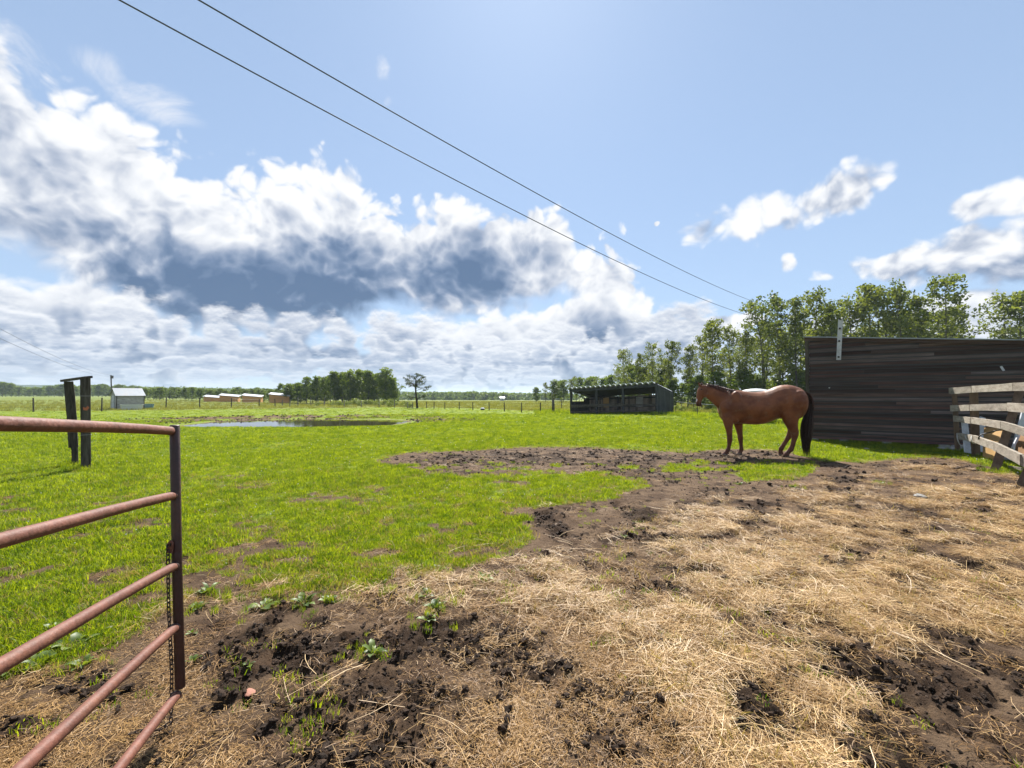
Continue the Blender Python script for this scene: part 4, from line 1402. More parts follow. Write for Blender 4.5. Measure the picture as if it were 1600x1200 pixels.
# ------------------------------------------------------------------ open-fronted shelter
def build_shelter():
    A = G(892.5, 648); 
    A = Vector((4.42, 34.2, 0)); B = Vector((9.42, 29.5, 0.0))
    d1 = (B - A).normalized(); L = (B - A).length
    d2 = Vector((-d1.y, d1.x, 0))
    ang = math.atan2(d1.y, d1.x)
    o = thing('open_shelter', (A.x, A.y, 0), 'long low grey livestock shelter with open front and scalloped tin roof', 'shelter', rotz=ang)
    DP = 2.4
    zl = lambda s: 0.0 + 0.27 * s / L                     # the ground climbs to the right
    ft = lambda s: 1.86 + 0.31 * s / L                    # top at the front
    bt = lambda s: 1.28 + 0.36 * s / L
    # right end wall
    def board(nm, mat, a, b, w, t, side=(0, 0, 1), par=o, jit=.02, seg=2):
        m = MB(); m.beam(a, b, w, t, side, jit, seg); return m.obj(nm, mat, par)
    n = 8
    for i in range(n):
        y = DP * (i + .5) / n
        top = ft(L) + (bt(L) - ft(L)) * (i + .5) / n
        board('end_board', WOOD_S, (L, y, zl(L) - .02), (L, y, top - .03), DP / n * .97, .025, (0, 1, 0))
    # back wall of odd upright boards
    s = 0.05; i = 0
    random.seed(4)
    while s < L - .05:
        w = random.uniform(.12, .26)
        w = min(w, L - s)
        z0 = zl(s); z1 = bt(s) - random.uniform(.04, .14)
        board('back_board', WOOD_SB, (s + w / 2, DP, z0), (s + w / 2, DP, z1), w * .94, .025, (1, 0, 0))
        s += w; i += 1
    for z in (.45, 1.05):
        board('back_rail', WOOD_S, (0, DP - .05, z + .05), (L, DP - .05, z + .28), .09, .04)
    m = MB(); m.box((L * .5, DP + .05, .8), (L, .02, 1.1)); m.obj('back_sheet', WOOD_S, o)
    pb = MB(); pb.box((1.62, DP - .09, .86), (.50, .02, .72)); q = pb.obj('patch_panel', PLY, o); q['label'] = 'orange tan plywood patch'
    pw = MB(); pw.box((4.4, DP - .09, .95), (.55, .02, .7)); q = pw.obj('patch_panel', WHITE_W, o); q['label'] = 'grey white patch'
    # posts
    for s in (0.03, L * .33, L * .64, L - .05):
        board('post', WOOD_S, (s, 0, zl(s) - .1), (s, 0, ft(s) - .08), .13, .13, (1, 0, 0), jit=.03)
    for s in (0.03, L * .38):
        board('rear_post', WOOD_S, (s, DP - .06, zl(s)), (s, DP - .06, bt(s) - .06), .09, .09, (1, 0, 0))
    board('header', WOOD_S, (-.08, -.08, ft(0) - .10), (L + .05, -.08, ft(L) - .10), .17, .05)
    board('brace', WOOD_S, (.05, .2, ft(0) - .15), (1.5, DP * .8, bt(1.5) - .1), .09, .04)
    # side rails at the open left end
    for q in range(7):
        board('side_board', WOOD_S, (0, DP * (q + .5) / 7, 0), (0, DP * (q + .5) / 7, .95 if q < 5 else 1.2), DP / 7 * .95, .025, (0, 1, 0))
    # planks low across the front bays
    bays = [0.03, L * .33, L * .64, L - .05]
    for k in range(3):
        for z, dz in ((.16, 0), (.56, 0), (.66, .02)):
            if z > .6 and k == 2: continue
            board('front_rail', WOOD_GD, (bays[k], -.09, zl(bays[k]) + z + random.uniform(-.03, .03)), (bays[k + 1], -.09, zl(bays[k + 1]) + z + random.uniform(-.03, .03)), .10, .03, seg=3)
    m = MB()
    # scalloped sheet: waves run from front to back
    nw, ns = 17, 8
    N_ = nw * ns
    vs, fs = [], []
    for i in range(N_ + 1):
        s = -.12 + (L + .02) * i / N_
        ph = (i % ns) / ns
        wv = .075 * abs(math.cos(math.pi * i / ns)) ** 1.0
        wv = .14 * abs(math.sin(math.pi * i / ns))
        for y, f in ((-.22, ft), (DP + .18, bt)):
            zz = f(s) + (0.0) + wv
            vs += [(s, y, zz), (s, y, zz + (.045 if y < 0 else .01))]
    for i in range(N_):
        a = 4 * i; b = a + 4
        fs += [(a, b, b + 2, a + 2), (a + 1, a + 3, b + 3, b + 1), (a, a + 1, b + 1, b), (a + 2, b + 2, b + 3, a + 3)]
    m.add(vs, fs)
    m.obj('roof', principled('pale_tin', (0.66, 0.68, 0.70), .5, .5, var=.1), o)
    dk = MB()
    dk.hexa([(-.1, -.05, ft(0) - .035), (L, -.05, ft(L) - .035), (L, DP + .1, bt(L) - .035), (-.1, DP + .1, bt(0) - .035), (-.1, -.05, ft(0) - .010), (L, -.05, ft(L) - .010), (L, DP + .1, bt(L) - .010), (-.1, DP + .1, bt(0) - .010)])
    dk.obj('roof_deck', WOOD_S, o)  # dark sheet added below the tin so the open interior looks shaded
    e = MB()
    e.hexa([(L - .42, -.10, ft(L) - .12), (L + .03, -.10, ft(L) - .12), (L + .03, .0, ft(L) - .12), (L - .42, .0, ft(L) - .12),
            (L - .42, -.10, ft(L) + .0), (L + .03, -.10, ft(L) + .06), (L + .03, .0, ft(L) + .06), (L - .42, .0, ft(L) + .0)])
    e.obj('end_plate', WOOD_S, o)


build_shelter()


# ------------------------------------------------------------------ white shed and tubs
def build_white_shed():
    A = Vector((-38.9, 44.8, 0))
    al = R(52)
    o = thing('white_shed', (A.x, A.y, h1(A.x, A.y) - .02), 'small whitewashed shed with pale tin gable roof beyond the pond', 'shed', rotz=al)
    L, Wd, ev, rg_ = 2.15, 2.5, 1.47, 2.15
    # boards of the front wall, upright gable boards
    random.seed(5)
    z = 0.0
    while z < ev - .05:
        h = .16
        m = MB(); m.beam((.0, -.015, z + h / 2), (L, -.015, z + h / 2), h * .95, .025, (0, 0, 1), .03, 4); m.obj('wall_board', WHITE_W, o)
        z += h
    m = MB()
    m.box((L / 2, Wd / 2, ev / 2), (L - .02, Wd - .02, ev))
    # gable prism
    m.add([(0.01, .01, ev), (0.01, Wd - .01, ev), (0.01, Wd / 2, rg_ - .04), (L - .01, .01, ev), (L - .01, Wd - .01, ev), (L - .01, Wd / 2, rg_ - .04)], [(0, 1, 2), (3, 5, 4), (0, 3, 4, 1), (0, 2, 5, 3), (1, 4, 5, 2)])
    m.obj('wall', WHITE_W, o)
    d = MB(); d.box((-.02, 1.3, .72), (.03, .85, 1.4)); dr = d.obj('door', WHITE_P, o)
    hh = MB(); hh.box((-.05, .98, .8), (.03, .14, .04)); hh.obj('handle', BLACK, dr)
    for y in (0.0,):
        c = MB(); c.box((-.005, -.03, ev / 2), (.07, .07, ev)); c.obj('corner_trim', WOOD_GD, o)
        c = MB(); c.box((L + .005, -.03, ev / 2), (.07, .07, ev)); c.obj('corner_trim', WOOD_GD, o)
    for sgn in (0, 1):
        nsh = 6
        for k in range(nsh):
            x0 = -.12 + (L + .24) * k / nsh; x1 = -.12 + (L + .24) * (k + 1) / nsh - .006
            y0, z0 = (-.16, ev - .09) if sgn == 0 else (Wd + .16, ev - .09)
            y1, z1 = Wd / 2, rg_
            r = MB(); r.hexa([(x0, y0, z0), (x1, y0, z0), (x1, y1, z1), (x0, y1, z1), (x0, y0, z0 + .02), (x1, y0, z0 + .03), (x1, y1, z1 + .03), (x0, y1, z1 + .02)])
            r.obj('roof_sheet', TIN, o)


build_white_shed()


def tub(px, py, L, W, H, mat, lab, rot, nm='stock_tub'):
    g = G(px, py)
    o = thing(nm, (g.x, g.y, h1(g.x, g.y)), lab, 'tub', rotz=rot)
    m = MB()
    t = .05
    prof = []
    n = 24
    def ring(k, z):
        r = []
        for j in range(n):
            a = 2 * math.pi * j / n
            c, s = math.cos(a), math.sin(a)
            e = .45
            r.append((math.copysign(abs(c) ** e, c) * (L / 2) * k, math.copysign(abs(s) ** e, s) * (W / 2) * k, z))
        return r
    rings = [ring(.88, 0), ring(1.0, H), ring(1.05, H), ring(1.05, H + .03), ring(.93, H + .03), ring(.84, .08)]
    vs = [p for r in rings for p in r]
    fs = [tuple(reversed(range(n)))]
    for k in range(5):
        for j in range(n):
            fs.append((k * n + j, k * n + (j + 1) % n, (k + 1) * n + (j + 1) % n, (k + 1) * n + j))
    fs.append(tuple(5 * n + j for j in range(n)))
    m.add(vs, fs)
    m.obj('shell', mat, o)
    b = MB(); b.add([(x * .9, y * .9, H * .8) for x, y, z in ring(1, 0)], [tuple(range(n))]); b.obj('water', MATS['dark_opening'], o)


tub(206, 640.3, 1.75, .75, .50, WHITE_C, 'white rectangular stock tub in front of the white shed', R(40))
tub(231, 638.6, 1.05, .7, .46, BLUE_T, 'pale blue stock tank just right of the white shed', R(40))


def lick_tub():
    g = G(754, 641)
    o = thing('mineral_feeder', (g.x, g.y, h1(g.x, g.y)), 'small dark feeder with white lid in the grass by the fence', 'feeder')
    m = MB(); m.tube([(0, 0, 0), (0, 0, .14)], [.20, .19], 12); m.obj('base', BLACK, o)
    m = MB(); m.tube([(0, 0, .14), (0, 0, .17), (0, 0, .26)], [.22, .21, .10], 12); m.obj('lid', WHITE_C, o)


lick_tub()


def orange_sheds():
    labs = ['leftmost small orange wood shed, lower than its neighbour', 'second small orange wood shed from the left', 'third small orange wood shed from the left, standing apart', 'rightmost small orange wood shed, next to the grove']
    spec = [(318.5, 343, 619, 627.8, 96, 1.0), (343, 369, 617, 628, 92, 1.25), (378.5, 405, 617.2, 628.8, 86, 1.25), (421, 449.5, 615.5, 630.3, 78, 1.35)]
    for i, (x0, x1, ty, by, d, h) in enumerate(spec):
        k = d / F_PX
        X = (x0 - 800) * k
        w = (x1 - x0) * k
        z = CAM_H + (617 - by) * k
        H = (by - ty) * k
        al = R(18)
        z = h1(X, d)
        H = CAM_H + (617 - ty) * k - z
        o = thing('wooden_shed', (X, d, z), labs[i], 'shed', 'small orange wood sheds by the far wood', rotz=al)
        # front face then right face, slanted light roof
        fw, dp = w * .56, w * .62
        n = 7
        m = MB()
        m.hexa([(0.02, .02, 0), (fw, .02, 0), (fw, dp, 0), (0.02, dp, 0), (0.02, .02, H - .05), (fw, .02, H - .05), (fw, dp, H - .38), (0.02, dp, H - .38)])
        L = w * .98
        m = MB()
        m.hexa([(0.03, .03, 0), (L, .03, 0), (L, 2.0, 0), (0.03, 2.0, 0), (0.03, .03, H - .04), (L, .03, H - .34), (L, 2.0, H - .34), (0.03, 2.0, H - .04)])
        m.obj('wall', WOOD_O, o)
        zz = 0.02
        while zz < H - .10:
            lx = L if zz + .24 < H - .34 else max(0.2, L * (H - .06 - zz - .24) / .30)
            b = MB(); b.beam((0, 0, zz + .12), (min(lx, L), 0, zz + .12), .23, .03, (0, 0, 1)); b.obj('wall_board', WOOD_O, o)
            zz += .24
        r = MB()
        r.hexa([(-.15, -.18, H - .10), (L + .15, -.18, H - .42), (L + .15, 2.15, H - .15), (-.15, 2.15, H + .17), (-.15, -.18, H - .03), (L + .15, -.18, H - .35), (L + .15, 2.15, H - .03), (-.15, 2.15, H + .29)])
        r.obj('roof', WHITE_P, o)
        c = MB(); c.box((L * .5, -.03, H * .4), (.06, .04, H * .8)); c.obj('corner_post', WOOD_O, o)


orange_sheds()


def farmhouse():
    p = D(785, 625.3, 235)
    z = h1(p.x, p.y)
    o = thing('farmhouse', (p.x, p.y, z), 'tiny white farm building at the edge of the distant woods', 'farm building')
    m = MB(); m.box((0, 0, .75), (2.2, 2, 1.5)); m.obj('wall', WHITE_P, o)
    m = MB(); m.add([(-1.3, -1.2, 1.45), (1.3, -1.2, 1.45), (1.3, 1.2, 1.45), (-1.3, 1.2, 1.45), (-1.3, 0, 2.1), (1.3, 0, 2.1)], [(0, 1, 5, 4), (2, 3, 4, 5), (0, 4, 3), (1, 2, 5), (0, 3, 2, 1)]); m.obj('roof', TIN, o)
    m = MB(); m.box((0, -1.01, .8), (.6, .04, .6)); m.obj('window', GLASSY, o)


farmhouse()


# ------------------------------------------------------------------ fences across the pasture
def wire_fence(name, posts, hts, lab, mat, wires=(0.92, 0.62, 0.32), rad=.006, prad=.055, tape=False):
    base = posts[0]
    o = thing(name, (base.x, base.y, h1(base.x, base.y)), lab, 'fence')
    org = o.location.copy()
    P = []
    for i, (p, h) in enumerate(zip(posts, hts)):
        z = h1(p.x, p.y)
        q = Vector((p.x, p.y, z)) - org
        lean = Vector((random.uniform(-.05, .05), random.uniform(-.05, .05), 0)) * h
        m = MB()
        m.tube([q + Vector((0, 0, -.15)), q + lean * .5 + Vector((0, 0, h * .5)), q + lean + Vector((0, 0, h))], [prad * 1.05, prad, prad * .92], 6)
        m.obj('post', mat, o)
        P.append((q, lean, h))
    for w in wires:
        m = MB()
        pts = []
        for i in range(len(P)):
            q, ln, h = P[i]
            a = q + ln * w + Vector((0, -prad, h * w))
            pts.append(a)
            if i < len(P) - 1:
                q2, l2, h2 = P[i + 1]
                b = q2 + l2 * w + Vector((0, -prad, h2 * w))
                pts.append((a + b) / 2 + Vector((0, 0, -.025)))
        m.tube(pts, rad, 4)
        m.obj('tape' if tape else 'wire', ROPE if tape else WIRE, o)
    return o


fl_px = [(-190, 646), (-60, 644), (52.5, 643.5), (159, 643), (259.5, 638.2), (312.3, 637.8), (361.5, 637), (405, 636), (430, 635.7)]
random.seed(9)
wire_fence('wire_fence', [G(px, py) for px, py in fl_px], [1.25, 1.25, 1.2, 1.2, 1.22, 1.1, 1.1, .95, .95], 'post and wire fence crossing the pasture behind the white shed and pond', WOOD_GD)
c_px = [(441, 635.7), (453, 635.7), (465.5, 635.4), (486, 635), (506.5, 634.8), (538, 636), (565, 636), (592.5, 636.5), (616.5, 637), (637, 637.5), (645, 637.8)]
wire_fence('wire_fence', [G(px, py) for px, py in c_px], [.8, .8, 1.15, 1.15, 1.1, .8, .75, .9, .9, .7, .7], 'grey post and wire fence in front of the grove beyond the pond', principled('pale_post', (0.26, 0.24, 0.21), .85, .15, var=.3, vscale=3, per_object=.3))
r_px = [(666.7, 638), (678, 639), (695, 639.5), (717.5, 640), (739, 641), (764.5, 642), (788.5, 643), (815, 644.5), (844.5, 645.5), (877.5, 640)]
wire_fence('wire_fence', [G(px, py) for px, py in r_px], [.72, .72, .72, .74, .76, .78, .8, .8, .82, 1.0], 'dark post and wire fence from the lone tree to the open shelter', WOOD_GD, prad=.045)
m = MB()
g0 = G(653, 638); g1 = G(667, 638)
wire_fence('tape_fence', [Vector((11.0, 30.6, 0)), Vector((11.6, 28.5, 0)), Vector((12.3, 26.8, 0)), Vector((13.0, 25.0, 0)), Vector((13.6, 23.4, 0)), Vector((14.4, 21.6, 0)), Vector((15.0, 19.9, 0)), Vector((15.8, 18.3, 0))],
           [.80, .75, .80, .85, .85, .9, .9, .9], 'white tape fence running from the shelter to behind the horse', WOOD_GD, wires=(.92,), rad=.020, prad=.02, tape=True)


# ------------------------------------------------------------------ the post frame on the left
def post_frame():
    b1 = G(119, 728); b2 = G(135, 734)
    t1 = D(107.5, 596.5, b1.y); t2 = D(133.5, 590, b2.y)
    o = thing('post_frame', tuple(b2), 'two old squared posts joined by a cap board, standing in the grass', 'post frame')
    org = o.location.copy()
    m = MB(); m.beam(b1 - org + Vector((0, 0, -.2)), b1.lerp(t1, .23) - org, .10, .10, (.75, .66, 0), .08, 3)
    m.beam(b1.lerp(t1, .22) - org + Vector((-.02, .0, 0)), b1.lerp(t1, .60) - org, .145, .12, (.75, .66, 0), .05, 4, taper=1.05)
    m.beam(b1.lerp(t1, .60) - org, t1 - org, .145, .12, (.75, .66, 0), .04, 5)
    p = m.obj('post', WOOD_GD, o); p['label'] = 'leaning left post with split foot'
    m = MB(); m.beam(b2 - org + Vector((0, 0, -.2)), t2 - org, .145, .13, (.75, .66, 0), .025, 8)
    p = m.obj('post', WOOD_GD, o)
    # paint mark and staples
    q = b2.lerp(t2, .665) - org
    k = MB()
    k.add([q + Vector(c) for c in [(-.03, -.095, -.03), (.02, -.095, -.04), (.055, -.095, .01), (.03, -.095, .05), (.0, -.095, .01), (-.035, -.095, .03)]] + [q + Vector((c[0], -.088, c[2])) for c in [(-.03, 0, -.03), (.02, 0, -.04), (.055, 0, .01), (.03, 0, .05), (.0, 0, .01), (-.035, 0, .03)]],
          [(0, 1, 2, 3, 4, 5)] + [(i, (i + 1) % 6, 6 + (i + 1) % 6, 6 + i) for i in range(6)])
    k.v = [tuple(q + Vector((.75, .66, 0)) * (vx - q.x) + Vector((.66, -.75, 0)) * (.075 + (-.09 - (vy - q.y)) * .5) + Vector((0, 0, vz - q.z))) for vx, vy, vz in k.v]
    s = k.obj('ribbon_scrap', principled('orange_ribbon', (.62, .20, .10), .7, .2), p)
    for f in (.38, .80):
        w = MB(); c = b2.lerp(t2, f) - org
        w.tube([c + Vector((.75, .66, 0)) * a_ + Vector((.66, -.75, 0)) * b_ for a_, b_ in ((-.077, .070), (.077, .070), (.077, -.070), (-.077, -.070), (-.077, .070))], .005, 4)
        w.obj('wire_wrap', principled('bright_wire', (.35, .34, .32), .4, .5) if 'bright_wire' not in MATS else MATS['bright_wire'], p)
    m = MB(); m.beam(D(99.5, 594.8, b1.y) - org, D(139.5, 589.2, b2.y) - org, .11, .045, (-.66, .75, 0), .04, 4)
    m.obj('cap_board', WOOD_GD, o)


post_frame()


# ------------------------------------------------------------------ pipe gate in the foreground
def pipe_gate():
    P0 = Vector((-1.515, 2.04, 0))
    dirv = Vector((.32, -.98, .13))
    o = thing('pipe_gate', (P0.x, P0.y, 0), 'brown steel pipe gate with five rails standing open in the foreground', 'gate')
    m = MB()
    post = [D(273, 664, 2.04) - P0, D(276.5, 870, 2.035) - P0, D(281.5, 1074, 2.02) - P0]
    m.tube([post[0], post[0] + Vector((0, 0, -.004)), post[1], post[2] + Vector((0, 0, .003)), post[2]], [.017, .0195, .0195, .0195, .018], 20)
    m.obj('end_post', STEEL_D, o, True)
    T = 3.35
    zs = [1.290, 1.005, .698, .436, .148]
    for i, z in enumerate(zs):
        f = (z - .02) / 1.3
        x0 = post[2].lerp(post[0], (z - .15) / 1.16)
        st = Vector((x0.x - .004, x0.y - .015, z))
        slope = (.097, .112, .138, .130, .130)[i]
        pts = [st + Vector((dirv.x * t, dirv.y * t, slope * t + .003 * math.sin(t * 4.1))) for t in np.linspace(0, T, 14)]
        # flattened, slightly flared weld end
        r = .0185
        m = MB()
        m.tube(pts[:1] + [pts[0].lerp(pts[1], .12)] + pts[1:], [r * .98, r] + [r] * 13, 20)
        m.obj('rail', STEEL_R, o, True)
        # weld bead
        w = MB(); w.tube([st + dirv * .0 + Vector((0, 0, 0)), st + dirv * .012], [r * 1.12, r * 1.03], 16)
        w.obj('weld', STEEL_D, o, True)
    m = MB(); e = Vector((0, 0, 0)) + dirv * T
    m.tube([Vector((e.x, e.y, .02 + e.z)), Vector((e.x, e.y, 1.33 + e.z))], .021, 16)
    m.obj('hinge_post', STEEL_D, o, True)
    # latch plate with two holes
    L = MB()
    c = D(265.5, 854, 2.005) - P0
    hw, hh, n = .013, .028, 12
    pl = [(-hw, -hh), (hw * .9, -hh), (hw * 1.1, hh * .6), (hw * .2, hh), (-hw, hh * .35)]
    vs = [c + Vector((a, -.004, b)) for a, b in pl] + [c + Vector((a, .004, b)) for a, b in pl]
    L.add(vs, [(0, 1, 2, 3, 4), (9, 8, 7, 6, 5)] + [(i, 5 + i, 5 + (i + 1) % 5, (i + 1) % 5) for i in range(5)])
    pt = L.obj('latch_plate', STEEL_R, o)
    for k, (dx, dz) in enumerate([(-.005, .004), (.006, .009)]):
        h = MB(); h.tube([c + Vector((dx, -.0065, dz - .006)), c + Vector((dx, -.0065, dz + .008))], .0028, 6); h.obj('slot', BLACK, pt)
    # chain
    ch = thing('gate_chain', tuple(D(262.5, 862, 2.0)), 'rusty link chain hanging beside the end post of the pipe gate', 'chain')
    c0 = ch.location.copy()
    lm = MB()
    n1, n2 = 14, 5
    vs, fs = [], []
    for i in range(n1):
        a = 2 * math.pi * i / n1
        cx, cz = math.cos(a) * .0065, math.sin(a) * .0065 + (.0065 if math.sin(a) > 0 else -.0065)
        nx, nz = math.cos(a), math.sin(a)
        for j in range(n2):
            b = 2 * math.pi * j / n2
            vs.append((cx + nx * math.cos(b) * .0024, math.sin(b) * .0024, cz + nz * math.cos(b) * .0024))
    for i in range(n1):
        for j in range(n2):
            fs.append((i * n2 + j, ((i + 1) % n1) * n2 + j, ((i + 1) % n1) * n2 + (j + 1) % n2, i * n2 + (j + 1) % n2))
    lm.add(vs, fs)
    link = lm.mesh('link', IRON, True)
    path = [D(262.5, 856, 2.0), D(262.8, 900, 2.0), D(263.5, 950, 2.0), D(266, 1000, 2.0), D(268.5, 1050, 2.0)]
    gz = path[-1]
    end = Vector((gz.x - .0, gz.y, .035))
    path += [end, Vector((gz.x - .04, gz.y - .03, .02)), Vector((gz.x - .10, gz.y - .02, .018)), Vector((gz.x - .17, gz.y - .05, .016))]
    path = [p - c0 for p in path]
    acc = 0; i = 0; k = 0
    seglen = [(path[j + 1] - path[j]).length for j in range(len(path) - 1)]
    tot = sum(seglen); stp = .0205
    n = int(tot / stp)
    for q in range(n):
        s = q * stp; j = 0
        while s > seglen[j]:
            s -= seglen[j]; j += 1
        p = path[j].lerp(path[j + 1], s / seglen[j])
        d = (path[j + 1] - path[j]).normalized()
        rot = d.to_track_quat('Z', 'Y').to_matrix() @ Matrix.Rotation(math.pi / 2 * (q % 2) + random.uniform(-.2, .2), 3, 'Z')
        l = put('link', link, ch, tuple(p))
        l.rotation_euler = rot.to_euler()


pipe_gate()


# ------------------------------------------------------------------ poles and power lines
def power_lines():
    def line(E, S, sag, lab, rad, ext=.30):
        E, S = Vector(E), Vector(S)
        S0 = S
        o = put('power_line', None, None, tuple(E), label=lab, cat='power line')
        o['group'] = 'overhead power lines'
        pts = []
        for i in range(49):
            t = -ext + (1 + ext) * i / 48
            p = S0.lerp(E, t)
            p.z -= 4 * sag * t * (1 - t)
            pts.append(p - E)
        m = MB(); m.tube(pts, rad, 6)
        m.obj('cable', WIRE, o, True)
        return pts[0] + E
    k = [line(D(1184, 497, 55), D(308, 66, 12), .85, 'lower power line slanting from upper left down into the trees', .020),
         line(D(1200, 479, 55), D(424, 66, 12), .72, 'upper power line slanting from the top down into the trees', .019)]
    def pole(base, H, lab, rad=.12, arm=0, armdir=(1, 0, 0)):
        o = thing('utility_pole', base, lab, 'utility pole')
        m = MB(); m.tube([(0, 0, -.3), (0, 0, H)], [rad, rad * .65], 10); m.obj('pole', WOOD_GD, o, True)
        if arm:
            m = MB(); a = Vector(armdir).normalized() * arm / 2
            m.beam(Vector((0, 0, H - .3)) - a, Vector((0, 0, H - .3)) + a, .1, .08); m.obj('crossarm', WOOD_GD, o)
            for s in (-1, 1):
                m = MB(); m.tube([a * s * .9 + Vector((0, 0, H - .25)), a * s * .9 + Vector((0, 0, H - .1))], [.05, .03], 8); m.obj('insulator', BLACK, o)
    E0 = (D(1184, 497, 55) + D(1200, 479, 55)) / 2
    pole((E0.x, 55.2, 0), E0.z + .5, 'utility pole buried in the poplar belt where both power lines end', .13, 1.9)
    q = (k[0] + k[1]) / 2
    pole((q.x, q.y, 0), q.z + .3, 'utility pole outside the left of the view carrying both power lines', .13, 2.6)
    # far left pole and its two thin lines
    b = D(175, 621, 112)
    z = h1(b.x, b.y)
    top = D(173.4, 586, 112)
    o = thing('utility_pole', (b.x, b.y, z), 'thin distant utility pole rising behind the white shed', 'utility pole')
    m = MB(); m.tube([(0, 0, -.2), tuple(top - Vector((b.x, b.y, z)))], [.16, .13], 8); m.obj('pole', WOOD_GD, o)
    m = MB(); m.box(tuple(top - Vector((b.x, b.y, z)) + Vector((.25, 0, -.5))), (.5, .35, .7)); m.obj('transformer', WOOD_GD, o)
    for i, (sx, sy, dz, lab) in enumerate([(-40, 492, 0, 'upper of the two faint thin lines at the far left'), (-40, 510, -.4, 'lower of the two faint thin lines at the far left')]):
        S = D(sx, sy, 38); E = top + Vector((0, 0, dz))
        o = put('power_line', None, None, tuple(E), label=lab, cat='power line'); o['group'] = 'faint lines at the far left'
        pts = [S.lerp(E, t) - E - Vector((0, 0, 4 * .9 * t * (1 - t))) for t in np.linspace(0, 1, 24)]
        m = MB(); m.tube(pts, .016, 4); m.obj('cable', WIRE, o)
        S2 = S
    p = D(-40, 500, 38)
    pole((p.x, p.y, h1(p.x, p.y)), D(-40, 490, 38).z + .2, 'utility pole outside the left of the view holding the two faint lines', .12, 0)


power_lines()


def bale():
    """white-wrapped feed cover seen over the horse's back"""
    d = 24.0
    c = D(1181, 617, d)
    o = thing('covered_feeder', (c.x, c.y, h1(c.x, c.y)), 'round feeder with a white domed cover showing over the back of the horse', 'feeder')
    r = 34 / 2 * d / F_PX
    ztop = D(1181, 608.3, d).z
    zed = D(1181, 612.5, d).z
    n = 28
    vs, fs = [], []
    prof = [(.02, ztop), (.35, ztop - .015), (.65, ztop - .05), (.88, ztop - .10), (1.0, zed), (1.0, zed - .035), (.9, zed - .04)]
    m = MB()
    for rr, z in prof:
        for j in range(n):
            a = 2 * math.pi * j / n
            vs.append((math.cos(a) * rr * r * 1.25, math.sin(a) * rr * r * 1.25, z))
    for k in range(len(prof) - 1):
        for j in range(n):
            fs.append((k * n + j, k * n + (j + 1) % n, (k + 1) * n + (j + 1) % n, (k + 1) * n + j))
    fs.append(tuple(reversed(range(n))))
    m.add(vs, fs)
    m.obj('cover', WHITE_C, o, True)
    b = MB(); b.tube([(0, 0, 0), (0, 0, .55), (0, 0, .56)], [r * .9, r * .9, r * .88], 20); b.obj('basket', WOOD_GD, o)
    for j in range(6):
        a = 2 * math.pi * j / 6
        q = MB(); q.tube([(math.cos(a) * r * .86, math.sin(a) * r * .86, .5), (math.cos(a) * r * .95, math.sin(a) * r * .95, zed - .02)], .02, 6); q.obj('leg', WOOD_GD, o)


bale()

# ------------------------------------------------------------------ the horse
HC = Vector((5.86, 10.86, 0.0))
YAW = R(12)
H_F = Vector((-math.cos(YAW), math.sin(YAW), 0))       # towards the head
H_L = Vector((-math.sin(YAW), -math.cos(YAW), 0))      # its left side, towards the camera


def hp(px, py, lat=0.0):
    """local point of the horse (forward, left, up) seen at px,py in the plane lat to its left"""
    d = ray(px, py)
    o = Vector((0, 0, CAM_H))
    n = H_L
    t = (HC + H_L * lat - o).dot(n) / d.dot(n)
    q = o + d * t - HC
    return Vector((q.dot(H_F), lat, q.z))


